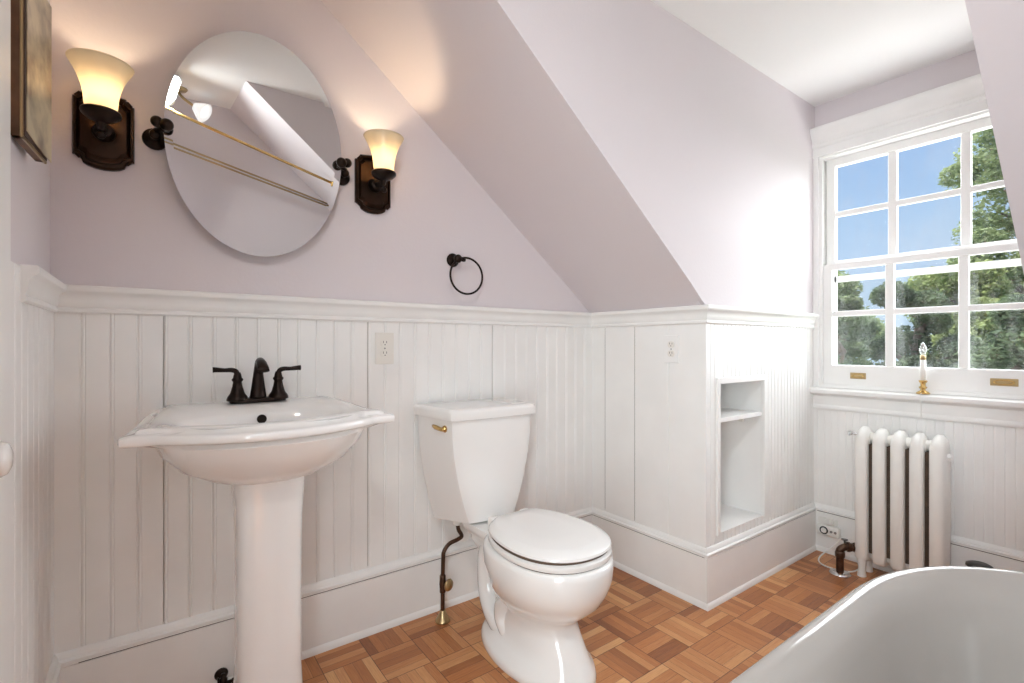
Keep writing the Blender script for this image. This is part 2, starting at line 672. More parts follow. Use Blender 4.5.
# window wall: opening
WY0, WY1, WZ0, WZ1 = 0.245, 1.088, 0.850, 2.010
bm = BM()
box(bm, X2 + PT, X2 + TH, YC - TH, Y1 + TH, 0, WZ0 - 0.017)
box(bm, X2 + PT, X2 + TH, YC - TH, Y1 + TH, WZ1, ZC)
box(bm, X2 + PT, X2 + TH, YC - TH, WY0 - 0.013, WZ0 - 0.017, WZ1)
box(bm, X2 + PT, X2 + TH, WY1 + 0.013, Y1 + TH, WZ0 - 0.017, WZ1)
struct('wall_window', bm, M_lilac)


# ------------------------------------------------------------------ beadboard
def beadboard(name, a0, a1, z0, z1, place, offs, spacing, bead=True, depth=0.003, gw=0.0028, wide=None):
    """profile along a (0..), place(a, d, z) -> point, d = inward depth of groove"""
    pr = [(a0, 0)]
    k = math.ceil((a0 + 0.004 - offs) / spacing)
    while True:
        g = offs + k * spacing
        if g > a1 - 0.005:
            break
        pr += [(g - gw, 0), (g - gw * 0.3, depth), (g + gw * 0.3, depth), (g + gw, 0)]
        if bead and g + 0.014 < a1:
            pr += [(g + 0.0030, 0.0), (g + 0.0055, -0.0009), (g + 0.0080, 0.0), (g + 0.0090, depth * 0.55), (g + 0.0105, 0)]
        k += 1
    pr.append((a1, 0))
    pr = [pr[0]] + [p for p in pr[1:] if p[0] > a0]
    pr.sort(key=lambda p: p[0])
    bm = BM()
    lo = [bm.verts.new(place(a, d, z0)) for a, d in pr]
    hi = [bm.verts.new(place(a, d, z1)) for a, d in pr]
    for i in range(len(pr) - 1):
        bm.faces.new((lo[i], lo[i + 1], hi[i + 1], hi[i]))
    # back and edges
    bl = [bm.verts.new(place(pr[0][0], PT, z0)), bm.verts.new(place(pr[-1][0], PT, z0))]
    bh = [bm.verts.new(place(pr[0][0], PT, z1)), bm.verts.new(place(pr[-1][0], PT, z1))]
    bm.faces.new((bl[0], bl[1], bh[1], bh[0]))
    bm.faces.new(lo + [bl[1], bl[0]])
    bm.faces.new(hi + [bh[1], bh[0]])
    bm.faces.new((lo[0], bl[0], bh[0], hi[0]))
    bm.faces.new((lo[-1], bl[1], bh[1], hi[-1]))
    return bm


def merge(bms):
    out = BM()
    for b in bms:
        me = bpy.data.meshes.new('tmp')
        b.to_mesh(me)
        b.free()
        out.from_mesh(me)
        bpy.data.meshes.remove(me)
    return out


PZ0, PZ1 = 0.0, ZR - 0.005
struct('trim_2', beadboard('b', X0, X1, PZ0, PZ1, lambda a, d, z: (a, Y0 + d, z), -0.1535, 0.0607), M_trim)
struct('trim_3', beadboard('b', 1.192, Y0, PZ0, PZ1, lambda a, d, z: (X0 - d, a, z), 0.02, 0.0607), M_trim)
struct('trim_4', beadboard('b', Y1 + PT, Y0, PZ0, PZ1, lambda a, d, z: (X1 + d, a, z), 1.482, 0.1825, bead=False, gw=0.002), M_trim)
pl = lambda a, d, z: (a, Y1 + d, z)
struct('trim_5', merge([
    beadboard('b', X1, NX0 - 0.002, PZ0, PZ1, pl, 1.878, 0.0312, bead=False, depth=0.002),
    beadboard('b', NX1 + 0.002, X2, PZ0, PZ1, pl, 1.878, 0.0312, bead=False, depth=0.002),
    beadboard('b', NX0 - 0.002, NX1 + 0.002, PZ0, NZ0, pl, 1.878, 0.0312, bead=False, depth=0.002),
    beadboard('b', NX0 - 0.002, NX1 + 0.002, NZ1 + 0.002, PZ1, pl, 1.878, 0.0312, bead=False, depth=0.002)]), M_trim)
struct('trim_6', beadboard('b', YC, Y1, PZ0, 0.79, lambda a, d, z: (X2 + d, a, z), 0.23, 0.0312, bead=False, depth=0.0016), M_trim)
struct('trim_7', beadboard('b', YN, YC, PZ0, PZ1, lambda a, d, z: (X1 + d, a, z), 0.01, 0.0607), M_trim)


# ------------------------------------------------------------------ mouldings swept along wall faces
def seg_mould(name, p, q, nrm, prof, mp=0, mq=0, m=M_trim, parent=None, crack=None):
    """p,q wall-face points (x,y); nrm points into the room; prof = (out, z); mp/mq = +1 miter for an inside corner, -1 outside, 0 square"""
    p, q, n = Vector(p), Vector(q), Vector(nrm)
    d = (q - p).normalized()
    bm = BM()
    r0 = [(*(p + n * o + d * (o * mp)), z) for o, z in prof]
    r1 = [(*(q + n * o - d * (o * mq)), z) for o, z in prof]
    loft(bm, [r0, r1])
    return struct(name, bm, m, parent, angle=35)


zr = ZR
RAIL = [(0, zr - RT), (0.006, zr - RT), (0.010, zr - RT + 0.004), (0.010, zr - RT + 0.011), (0.006, zr - RT + 0.015),
        (0.009, zr - RT + 0.019), (0.011, zr - 0.042), (0.013, zr - 0.030), (0.019, zr - 0.022), (0.026, zr - 0.018), (0.028, zr - 0.014), (0.028, zr - 0.003), (0.024, zr), (-0.006, zr), (-0.006, zr - RT)]
BASEP = [(0, 0.0), (0.021, 0), (0.021, 0.010), (0.016, 0.022), (0.014, 0.024), (0.014, ZB - 0.004), (0.0105, ZB - 0.003), (0.0105, ZB),
         (0.016, ZB + 0.001), (0.017, ZB + 0.012), (0.010, ZB + 0.016), (0.010, ZB + 0.021), (0.006, ZB + 0.029), (0.003, ZB + 0.033), (-0.004, ZB + 0.033), (-0.004, 0)]
n_b = 8
rails = [((X0, 1.345), (X0, Y0), (1, 0), 0, 1), ((X0, Y0), (X1, Y0), (0, -1), 1, 1), ((X1, Y0), (X1, Y1), (-1, 0), 1, -1),
         ((X1, Y1), (X2, Y1), (0, -1), -1, 0), ((X1, YC), (X1, YN), (-1, 0), 0, 0)]
for a in rails:
    seg_mould('trim_%d' % n_b, *a[:3], RAIL, a[3], a[4]); n_b += 1
bases = [('baseboard_left', (X0, 1.193), (X0, Y0), (1, 0), 0, 1), ('baseboard_back', (X0, Y0), (X1, Y0), (0, -1), 1, 1),
         ('baseboard_knee', (X1, Y0), (X1, Y1), (-1, 0), 1, -1), ('baseboard_dormer', (X1, Y1), (X2, Y1), (0, -1), -1, 1),
         ('baseboard_window', (X2, Y1), (X2, YC), (-1, 0), 1, 1), ('baseboard_front', (X1, YC), (X1, YN), (-1, 0), 0, 0)]
for a in bases:
    seg_mould(a[0], *a[1:4], BASEP, a[4], a[5])

# paint-cracked seam just under the baseboard cap
def seam(p, q, nrm, name):
    p, q, n = Vector(p), Vector(q), Vector(nrm)
    bm = BM()
    a, b = p + n * 0.0105, q + n * 0.0105
    loft(bm, [[(*(x + n * o), z) for o, z in ((0, ZB - 0.0031), (0.0012, ZB - 0.0031), (0.0012, ZB - 0.0002), (0, ZB - 0.0002))] for x in (a, b)])
    return struct(name, bm, M_crack)
seam((X0 + 0.05, Y0), (X1 - 0.012, Y0), (0, -1), 'trim_13')
seam((X1, Y0 - 0.012), (X1, Y1 + 0.0), (-1, 0), 'trim_14')
seam((X1 + 0.28, Y1), (X2 - 0.02, Y1), (0, -1), 'trim_15')
seam((X2, Y1 - 0.02), (X2, YC + 0.02), (-1, 0), 'trim_16')
# open seams between the wide boards of the knee wall and old boards of the back wall
bm = BM()
for y in (1.482, 1.6645):
    box(bm, X1 + 0.001, X1 + 0.0032, y - 0.0008, y + 0.0008, ZB + 0.04, ZR - RT - 0.002)
struct('trim_17', bm, M_crack)
bm = BM()
for k in (3, 13, 22):
    x = -0.1535 + k * 0.0607
    box(bm, x - 0.0005, x + 0.0005, Y0 + 0.0012, Y0 + 0.0034, ZB + 0.04, ZR - RT - 0.002)
struct('trim_18', bm, mat('grey_seam', (0.30, 0.27, 0.24), 0.9))

# ------------------------------------------------------------------ window trim
bm = BM()
fz = X2
# head: fascia, bed mould, cap
HP = [(0.0, 2.008), (0.018, 2.008), (0.018, 2.050), (0.022, 2.053), (0.026, 2.062), (0.026, 2.068), (0.022, 2.073), (0.022, 2.088), (0.027, 2.096), (0.036, 2.110), (0.042, 2.124), (0.046, 2.134), (0.046, 2.147), (0.042, 2.153), (-0.006, 2.157), (-0.006, 2.008)]
struct('trim_19', (lambda b: (loft(b, [[(X2 - o, y, z) for o, z in HP] for y in (Y1, YC)]), b)[1])(BM()), M_trim, angle=35)
# stool and apron
SP = [(-0.006, 0.790), (0.014, 0.790), (0.020, 0.795), (0.030, 0.800), (0.045, 0.805), (0.048, 0.812), (0.048, 0.824), (0.042, 0.830), (0.0, 0.833), (-0.006, 0.833)]
struct('trim_20', (lambda b: (loft(b, [[(X2 - o, y, z) for o, z in SP] for y in (Y1, YC)]), b)[1])(BM()), M_trim, angle=35)
AP = [(-0.006, 0.722), (0.010, 0.722), (0.014, 0.728), (0.014, 0.740), (0.010, 0.746), (0.012, 0.760), (0.012, 0.791), (-0.006, 0.791)]
struct('trim_21', (lambda b: (loft(b, [[(X2 - o, y, z) for o, z in AP] for y in (Y1, YC)]), b)[1])(BM()), M_trim, angle=35)
# narrow side casings
bm = BM(); box(bm, X2 - 0.012, X2 + PT, WY1 + 0.008, Y1, 0.833, 2.008, 0.002)
struct('trim_22', bm, M_trim)
bm = BM(); box(bm, X2 - 0.012, X2 + PT, YC, WY0 - 0.008, 0.833, 2.008, 0.002)
struct('trim_23', bm, M_trim)

win = bpy.data.objects.new('window_1', None)
COL.objects.link(win)
win['kind'] = 'structure'
win.location = (X2, (WY0 + WY1) / 2, WZ0)
wx, wy, wz = win.location


def L(bm):
    """shift world-built geometry into the window's local space"""
    bmesh.ops.translate(bm, verts=bm.verts, vec=(-wx, -wy, -wz))
    return bm


bm = BM()   # jambs, stops, sill
box(bm, X2 - 0.004, X2 + 0.11, WY1, WY1 + 0.012, WZ0 - 0.016, WZ1)
box(bm, X2 - 0.004, X2 + 0.11, WY0 - 0.012, WY0, WZ0 - 0.016, WZ1)
box(bm, X2 - 0.004, X2 + 0.11, WY0, WY1, WZ1 - 0.012, WZ1)
box(bm, X2 - 0.004, X2 + 0.15, WY0, WY1, WZ0 - 0.016, WZ0)
box(bm, X2 - 0.004, X2 + 0.005, WY1 - 0.008, WY1, WZ0, WZ1 - 0.012, 0.001)
box(bm, X2 - 0.004, X2 + 0.005, WY0, WY0 + 0.008, WZ0, WZ1 - 0.012, 0.001)
obj('window_frame', L(bm), M_trim, win)


def sash(x, z0, z1, brail, trail, cols, zm, name):
    bm = BM()
    t = 0.030
    y0, y1 = WY0 + 0.006, WY1 - 0.006
    box(bm, x, x + t, y0, cols[0][0], z0, z1, 0.002)
    box(bm, x, x + t, cols[-1][1], y1, z0, z1, 0.002)
    box(bm, x, x + t, cols[0][0] - 0.002, cols[-1][1] + 0.002, z0, z0 + brail, 0.002)
    box(bm, x, x + t, cols[0][0] - 0.002, cols[-1][1] + 0.002, z1 - trail, z1, 0.002)
    for a, b in zip(cols[:-1], cols[1:]):
        box(bm, x + 0.004, x + t - 0.004, a[1], b[0], z0 + brail, z1 - trail, 0.004)
    box(bm, x + 0.005, x + t - 0.005, cols[0][0], cols[-1][1], zm - 0.0135, zm + 0.0135, 0.004)
    f = obj(name, L(bm), M_trim, win)
    bm = BM()
    box(bm, x + t / 2 - 0.0015, x + t / 2 + 0.0015, cols[0][0] - 0.003, cols[-1][1] + 0.003, z0 + brail - 0.003, z1 - trail + 0.003)
    g = obj('pane', L(bm), M_glass, f)
    return f


cols = [(0.300, 0.528), (0.562, 0.786), (0.821, 1.042)]
sash(X2 + 0.008, WZ0, 1.456, 0.098, 0.030, cols, 1.204, 'lower_sash')
sash(X2 + 0.046, 1.436, WZ1 - 0.012, 0.040, 0.040, cols, 1.712, 'upper_sash')
# outer storm window
bm = BM()
sx = X2 + 0.092
box(bm, sx, sx + 0.012, WY0, WY0 + 0.035, WZ0, WZ1 - 0.012)
box(bm, sx, sx + 0.012, WY1 - 0.035, WY1, WZ0, WZ1 - 0.012)
box(bm, sx, sx + 0.012, WY0, WY1, WZ0, WZ0 + 0.04)
box(bm, sx, sx + 0.012, WY0, WY1, WZ1 - 0.045, WZ1 - 0.012)
box(bm, sx, sx + 0.014, WY0, WY1, 1.372, 1.402)
so = obj('storm_window', L(bm), M_trim, win)
bm = BM(); box(bm, sx + 0.005, sx + 0.007, WY0 + 0.034, WY1 - 0.034, WZ0 + 0.039, 1.373)
obj('pane', L(bm), M_glass, so)
for yc, wd in ((0.928, 0.066), (0.421, 0.082)):
    bm = BM()
    zc = 0.898
    box(bm, X2 + 0.0045, X2 + 0.0085, yc - wd / 2, yc + wd / 2, zc - 0.015, zc + 0.015, 0.0015)
    hnd = obj('sash_lift', L(bm), M_brass2, win)
    bm = BM()
    ring = []
    for i in range(24):
        a = 2 * PI * i / 24
        ring.append((X2 + 0.003, yc + math.cos(a) * (wd * 0.36), zc + math.sin(a) * 0.009))
    tube(bm, ring, 0.0022, 8, closed=True)
    obj('finger_cup', L(bm), M_brass, hnd, smooth=True)

# ------------------------------------------------------------------ closed closet door in the left wall, open doorway by the camera
bm = BM()
dx = X0 - PT + 0.001
box(bm, dx - 0.02, dx + 0.004, 0.33, 1.105, 0.012, 2.05, 0.0015)
for (za, zb) in ((0.12, 0.62), (0.98, 1.48), (1.60, 1.92)):
    for (ya, yb) in ((0.42, 0.66), (0.75, 1.00)):
        box(bm, dx, dx + 0.008, ya, yb, za, zb, 0.004)
dr = struct('door_1', bm, M_trim)
bm = BM()
lathe(bm, [(0.024, 0.0), (0.024, 0.004), (0.010, 0.007), (0.009, 0.016), (0.016, 0.022), (0.024, 0.028), (0.026, 0.036), (0.022, 0.044), (0.012, 0.048), (0.001, 0.049)], (dx + 0.004, 0.998, 0.886), axis='X', n=28)
obj('door_knob', bm, M_porc, dr, smooth=True)
bm = BM()
box(bm, X0 - PT - 0.001, X0 + 0.012, 1.108, 1.192, 0, 2.15, 0.003)
box(bm, X0 - PT - 0.001, X0 + 0.012, 0.255, 0.327, 0, 2.15, 0.003)
box(bm, X0 - PT - 0.001, X0 + 0.012, 0.327, 1.108, 2.06, 2.15, 0.003)
box(bm, X0 - PT - 0.001, X0 + 0.012, -0.445, -0.40, 0, 2.15, 0.003)
box(bm, X0 - PT - 0.001, X0 + 0.012, -0.40, 0.255, 2.08, 2.15, 0.003)
struct('trim_24', bm, M_trim)

# ------------------------------------------------------------------ picture on left wall
pic = thing('framed_picture', 'wood-framed picture with a faded gold print hung on the left wall', 'picture', (X0 - PT + 0.001, 1.365, 1.440))
pic.rotation_euler = (0, 0, -math.radians(4.5))
pic.location.x += 0.007
bm = BM()
py0, py1, pz1, pt = -0.080, 0.080, 0.34, 0.030
for a in ((py0, py0 + 0.02, 0, pz1), (py1 - 0.02, py1, 0, pz1), (py0, py1, 0, 0.02), (py0, py1, pz1 - 0.02, pz1)):
    box(bm, 0.001, pt - 0.014, a[0], a[1], a[2], a[3], 0.002)
obj('frame', bm, M_framewood, pic)
bm = BM()
for a in ((py0 - 0.002, py0 + 0.012, -0.002, pz1), (py1 - 0.012, py1 + 0.002, -0.002, pz1), (py0, py1, -0.002, 0.012), (py0, py1, pz1 - 0.012, pz1)):
    box(bm, pt - 0.015, pt - 0.011, a[0], a[1], a[2], a[3], 0.001)
obj('gilt_edge', bm, M_brass2, pic)
bm = BM()
box(bm, pt - 0.011, pt - 0.0095, py0 + 0.004, py1 - 0.004, 0.004, pz1 - 0.004)
obj('dark_backing', bm, M_darkwood, pic)
bm = BM()   # slightly curled print sheet standing proud of the frame
rows = []
for i in range(13):
    s = i / 12
    y = py0 + 0.012 + s * (py1 - py0 - 0.02)
    x = pt - 0.009 + 0.006 * s * s
    rows.append([(x, y, 0.0 + 0.016 * (1 - s)), (x + 0.0015, y, 0.016 * (1 - s)), (x + 0.0015, y, pz1 - 0.006), (x, y, pz1 - 0.006)])
loft(bm, rows)
obj('print', bm, M_print, pic, angle=40)


# ------------------------------------------------------------------ wall sconces
def make_sconce(label, loc):
    s = thing('wall_sconce', label, 'wall lamp', loc, 0, None)
    # plate: rounded-bottom shield with chamfered corners, front at -Y
    def outline(k, zs=1.0):
        w, h = 0.066 * k, 0.096 * k * zs
        ch = 0.018 * k
        pts = [(-w + ch, h - 0.004), (-w + ch, h), (0, h + 0.006 * k), (w - ch, h), (w - ch, h - 0.004), (w - 0.004, h - ch), (w, h - ch)]
        pts += [(w, -h + ch), (w - 0.004, -h + ch), (w - ch, -h + 0.008)]
        for i in range(1, 8):
            a = PI * i / 8
            pts.append(((w - ch) * math.cos(a), -h + 0.006 - 0.020 * k * math.sin(a)))
        pts += [(-w + ch, -h + 0.008), (-w + 0.004, -h + ch), (-w, -h + ch), (-w, h - ch), (-w + 0.004, h - ch)]
        return pts
    bm = BM()
    layers = [(1.0, 0.0), (1.0, -0.010), (0.95, -0.016), (0.88, -0.017), (0.85, -0.012), (0.80, -0.014), (0.74, -0.021), (0.50, -0.024)]
    loft(bm, [[(x, y, z) for x, z in outline(k)] for k, y in layers])
    obj('back_plate', bm, M_bronze2, s, angle=30)
    for sx in (-1, 1):
        for sz in (-1, 1):
            bm = BM()
            tube(bm, [(sx * 0.050, -0.014, sz * 0.088), (sx * 0.060, -0.014, sz * 0.076)], 0.0035, 8)
            obj('corner_bead', bm, M_bronze2, s, smooth=True)
    bm = BM()
    lathe(bm, [(0.001, -0.050), (0.018, -0.048), (0.021, -0.044), (0.019, -0.036), (0.024, -0.030), (0.026, -0.022), (0.02, -0.016)], (0, 0, -0.012), axis='Y', n=24)
    tube(bm, [(0, -0.040, -0.012), (0, -0.075, -0.022), (0, -0.102, -0.024), (0, -0.110, -0.012)], 0.010, 12, smooth=6)
    lathe_dir(bm, [(0.001, 0), (0.008, 0.002), (0.011, 0.008), (0.008, 0.016), (0.001, 0.020)], (0, -0.108, -0.040), (0, -0.35, -1), n=16)
    obj('arm', bm, M_bronze, s, smooth=True)
    bm = BM()
    c = (0, -0.110, -0.018)
    lathe(bm, [(0.001, 0.000), (0.014, 0.002), (0.030, 0.010), (0.041, 0.020), (0.043, 0.026), (0.041, 0.031), (0.034, 0.031), (0.030, 0.026), (0.001, 0.025)], c, n=28)
    obj('cup', bm, M_bronze, s, smooth=True)
    bm = BM()
    prof = [(0.027, 0.026), (0.033, 0.030), (0.0345, 0.045), (0.036, 0.065), (0.040, 0.088), (0.047, 0.110), (0.056, 0.130), (0.066, 0.148), (0.0685, 0.153)]
    inn = [(r - 0.0035, h + 0.001) for r, h in reversed(prof)]
    lathe(bm, prof + inn, c, n=40, cap=False)
    obj('glass_shade', bm, M_shade, s, smooth=True)
    bm = BM()
    lathe(bm, [(0.001, 0.026), (0.013, 0.026), (0.013, 0.045), (0.010, 0.046), (0.001, 0.046)], c, n=16)
    obj('lamp_socket', bm, M_iplast, s, smooth=True)
    lp = light('sconce_bulb', 'POINT', (0, -0.110, 0.054), 1.5, (1.0, 0.78, 0.52), shadow_soft_size=0.015)
    lp.parent = s
    return s


make_sconce('oil-rubbed bronze sconce with lit frosted shade, left of the oval mirror', (-0.105, Y0 + PT, 1.640))
make_sconce('oil-rubbed bronze sconce with lit frosted shade, right of the oval mirror', (0.655, Y0 + PT, 1.640))

# ------------------------------------------------------------------ tilting oval mirror
MC = Vector((0.274, 1.690, 1.663)); MA, MB, MT = 0.2465, 0.336, -0.077
mir = thing('oval_mirror', 'large oval tilting mirror hung between the two wall lamps above the sink', 'mirror', tuple(MC))
mrot = Matrix.Rotation(MT, 4, 'X')
# plane axes: up=(0, sin t, cos t), normal=(0,-cos t, sin t)
def mp(a, k, d):
    up = Vector((0, math.sin(MT), math.cos(MT)))
    nn = Vector((0, -math.cos(MT), math.sin(MT)))
    return tuple(Vector((1, 0, 0)) * (MA * k * math.cos(a)) + up * (MB * k * math.sin(a)) + nn * d)
def mpo(a, off, d):
    up = Vector((0, math.sin(MT), math.cos(MT)))
    nn = Vector((0, -math.cos(MT), math.sin(MT)))
    return tuple(Vector((1, 0, 0)) * ((MA - off) * math.cos(a)) + up * ((MB - off) * math.sin(a)) + nn * d)
bm = BM()
NA = 96
loft(bm, [[mpo(2 * PI * i / NA, o, d) for i in range(NA)] for o, d in ((0.0, -0.006), (0, -0.00025), (0.020, 0.0))], mi=0)
obj('mirror_glass', bm, M_mirror, mir)
bm = BM()
loft(bm, [[mpo(2 * PI * i / NA, o, d) for i in range(NA)] for o, d in ((0.004, -0.0095), (0.002, -0.0062))])
obj('backing', bm, M_grey, mir)
for sx in (-1, 1):
    bx = sx * 0.266
    bm = BM()
    lathe(bm, [(0.001, 0.0), (0.028, -0.001), (0.031, -0.006), (0.028, -0.013), (0.014, -0.017), (0.010, -0.030), (0.012, -0.040), (0.014, -0.050), (0.011, -0.058), (0.001, -0.062)], (bx, Y0 + PT - MC.y, -0.020), axis='Y', n=24)
    tube(bm, [(bx, -0.006 + 0.02, -0.012), (sx * 0.245, 0.0, -0.008), (sx * 0.236, -0.008, -0.006)], 0.007, 10)
    po = obj('pivot_post', bm, M_bronze, mir, smooth=True)
    bm = BM()
    bmesh.ops.create_uvsphere(bm, u_segments=20, v_segments=12, radius=0.017, matrix=Matrix.Translation((sx * 0.240, -0.022, -0.002)))
    bmesh.ops.create_uvsphere(bm, u_segments=20, v_segments=12, radius=0.0155, matrix=Matrix.Translation((sx * 0.262, -0.014, 0.004)))
    obj('pivot_knob', bm, M_bronze, mir, smooth=True)

# ------------------------------------------------------------------ towel ring
tr = thing('towel_ring', 'oil-rubbed bronze towel ring mounted on the pink wall above the toilet', 'towel ring', (0.990, Y0 + PT, 1.394))
bm = BM()
lathe(bm, [(0.001, 0.0), (0.027, -0.0005), (0.028, -0.005), (0.024, -0.010), (0.014, -0.014), (0.010, -0.024), (0.012, -0.034), (0.016, -0.042), (0.017, -0.050), (0.013, -0.057), (0.001, -0.060)], (0, 0, 0), axis='Y', n=28)
lathe(bm, [(0.001, 0), (0.007, 0.002), (0.008, 0.012), (0.007, 0.02), (0.001, 0.022)], (0.010, -0.05, -0.003), axis='X', n=14)
obj('mount', bm, M_bronze, tr, smooth=True)
bm = BM()
ring = []
for i in range(48):
    a = 2 * PI * i / 48
    ring.append((0.038 + 0.075 * math.cos(a), -0.050 + 0.0 * math.sin(a), -0.066 + 0.073 * math.sin(a)))
tube(bm, ring, 0.0042, 10, closed=True)
obj('ring', bm, M_bronze, tr, smooth=True)


# ------------------------------------------------------------------ outlets
def outlet(label, loc, rotz, kind='outlet'):
    o = thing('wall_outlet', label, kind, loc, rotz)
    bm = BM()
    box(bm, -0.036, 0.036, -0.006, 0.0, -0.0585, 0.0585, 0.0025)
    obj('cover_plate', bm, M_iplast if rotz == 0 else M_trim, o)
    for s in (-1, 1):
        bm = BM()
        pts = []
        for i in range(24):
            a = 2 * PI * i / 24
            x, z = 0.0165 * math.cos(a), 0.0165 * math.sin(a)
            pts.append((x, max(-0.0135, min(0.0135, z)) + s * 0.0195))
        prism(bm, pts, -0.0085, -0.005, axis='Y')
        r = obj('receptacle', bm, M_iplast, o)
        bm = BM()
        for dx in (-0.006, 0.006):
            box(bm, dx - 0.001, dx + 0.001, -0.0088, -0.0080, s * 0.0195 + 0.0, s * 0.0195 + 0.008)
        lathe(bm, [(0.0022, -0.0088), (0.0022, -0.008)], (0, 0, s * 0.0195 - 0.006), axis='Y', n=10)
        obj('slot', bm, M_black, r)
    bm = BM()
    lathe(bm, [(0.003, -0.0072), (0.003, -0.0055)], (0, 0, 0), axis='Y', n=12)
    obj('screw', bm, M_grey, o)
    return o


outlet('ivory double outlet on the beadboard between the sink and the toilet', (0.697, Y0, 1.036), 0)
outlet('painted-over outlet on the beadboard knee wall right of the toilet', (X1, 1.281, 1.031), -PI / 2)

# ------------------------------------------------------------------ pedestal sink
SX = 0.253
sink = thing('pedestal_sink', 'white porcelain pedestal sink with a bowed front rim under the oval mirror', 'sink', (SX, Y0 - 0.001, 0))


def poly_r(poly, c, ang):
    dx, dy = math.cos(ang), math.sin(ang)
    best = None
    for i in range(len(poly)):
        (x1, y1), (x2, y2) = poly[i], poly[(i + 1) % len(poly)]
        x1 -= c[0]; x2 -= c[0]; y1 -= c[1]; y2 -= c[1]
        ex, ey = x2 - x1, y2 - y1
        den = dx * ey - dy * ex
        if abs(den) < 1e-12:
            continue
        tt = (x1 * ey - y1 * ex) / den
        uu = (x1 * dy - y1 * dx) / den
        if tt > 0 and -1e-9 <= uu <= 1 + 1e-9:
            if best is None or tt > best:
                best = tt
    return best


poly = [(-0.245, 0.0), (0.245, 0.0), (0.268, -0.15), (0.313, -0.408), (0.307, -0.425), (0.250, -0.425), (0.235, -0.440)]
for i in range(1, 12):
    x = 0.235 - 0.47 * i / 12
    poly.append((x, -0.440 - 0.082 * (1 - (x / 0.235) ** 2)))
poly += [(-0.235, -0.440), (-0.250, -0.425), (-0.307, -0.425), (-0.313, -0.408), (-0.268, -0.15)]
CEN = (0.0, -0.29)
NS_ = 144
ANGS = [2 * PI * i / NS_ for i in range(NS_)]
RAW = [poly_r(poly, CEN, a) for a in ANGS]


def deck_z(y):
    t = min(1, max(0, (y + 0.34) / 0.22))
    return 0.014 * t * t * (3 - 2 * t)


def ring_off(off, z, dk=1.0):
    out = []
    for a, r in zip(ANGS, RAW):
        rr = r - off
        x, y = CEN[0] + rr * math.cos(a), CEN[1] + rr * math.sin(a)
        if y > -0.001:
            y = -0.001
        out.append((x, y, z + dk * deck_z(y)))
    return out


def ring_ell(rx, ry, cy, z, k=2.0, yb=0):
    out = []
    for a in ANGS:
        c, s = math.cos(a), math.sin(a)
        q = (abs(c / rx) ** k + abs(s / ry) ** k) ** (-1 / k)
        out.append((q * c, cy + q * s, z))
    return out


def mixr(A, B, t, z=None):
    return [tuple((1 - t) * a + t * b for a, b in zip(p, q)) if z is None else ((1 - t) * p[0] + t * q[0], (1 - t) * p[1] + t * q[1], z) for p, q in zip(A, B)]


rim_z = 0.850
outer0 = ring_off(0.012, 0.820, 0.4)
bowl_top = ring_ell(0.195, 0.142, -0.335, rim_z - 0.004, 2.4)
rings = []
# underside from pedestal neck up to lip
neck = ring_ell(0.088, 0.082, -0.295, 0.697, 2.6)
h1 = ring_ell(0.140, 0.128, -0.290, 0.711, 2.3)
h2 = ring_ell(0.200, 0.170, -0.290, 0.742, 2.2)
h3 = ring_ell(0.238, 0.198, -0.292, 0.785, 2.2)
h4 = ring_ell(0.252, 0.212, -0.295, 0.815, 2.2)
rings += [neck, h1, h2, h3, h4]
rings.append(ring_off(0.030, 0.829, 0.3))
rings += [ring_off(0.010, 0.828, 0.4), ring_off(0.003, 0.830, 0.5), ring_off(0.0, 0.834, 0.6), ring_off(0.0, 0.845, 0.8), ring_off(0.003, 0.849, 1), ring_off(0.008, 0.851, 1),
          ring_off(0.030, 0.854, 1), ring_off(0.034, 0.860, 1), ring_off(0.040, 0.863, 1), ring_off(0.062, 0.864, 1)]
b0 = ring_ell(0.212, 0.138, -0.345, 0.861, 2.6)
rings += [b0, ring_ell(0.203, 0.130, -0.343, 0.852, 2.5), ring_ell(0.192, 0.122, -0.340, 0.834, 2.4), ring_ell(0.172, 0.108, -0.333, 0.795, 2.3), ring_ell(0.130, 0.085, -0.322, 0.760, 2.1), ring_ell(0.070, 0.055, -0.312, 0.742, 2.0), ring_ell(0.022, 0.020, -0.308, 0.738, 2.0)]
bm = BM()
loft(bm, rings)
obj('basin', bm, M_porc, sink, angle=50)


def sup(rx, ry, k, z, cy, n=64):
    o = []
    for i in range(n):
        a = 2 * PI * i / n
        c, s = math.cos(a), math.sin(a)
        q = (abs(c / rx) ** k + abs(s / ry) ** k) ** (-1 / k)
        o.append((q * c, cy + q * s, z))
    return o


bm = BM()
prof = [(0.115, 0.105, 0.0), (0.118, 0.108, 0.012), (0.112, 0.102, 0.035), (0.092, 0.085, 0.070), (0.082, 0.077, 0.12), (0.078, 0.074, 0.20), (0.078, 0.074, 0.50), (0.080, 0.076, 0.60), (0.086, 0.081, 0.699)]
loft(bm, [sup(a, b, 3.2, z, -0.300) for a, b, z in prof])
obj('pedestal', bm, M_porc, sink, angle=60)
bm = BM()
lathe(bm, [(0.0125, -0.002), (0.0125, 0.003), (0.008, 0.004), (0.001, 0.001)], (-0.003, -0.2215, 0.841), axis='Y', n=20)
obj('overflow_hole', bm, M_hole, sink)
bm = BM()
lathe(bm, [(0.020, 0), (0.020, 0.004), (0.016, 0.006), (0.001, 0.007)], (0, -0.308, 0.737), n=24)
obj('drain', bm, M_bronze, sink, smooth=True)

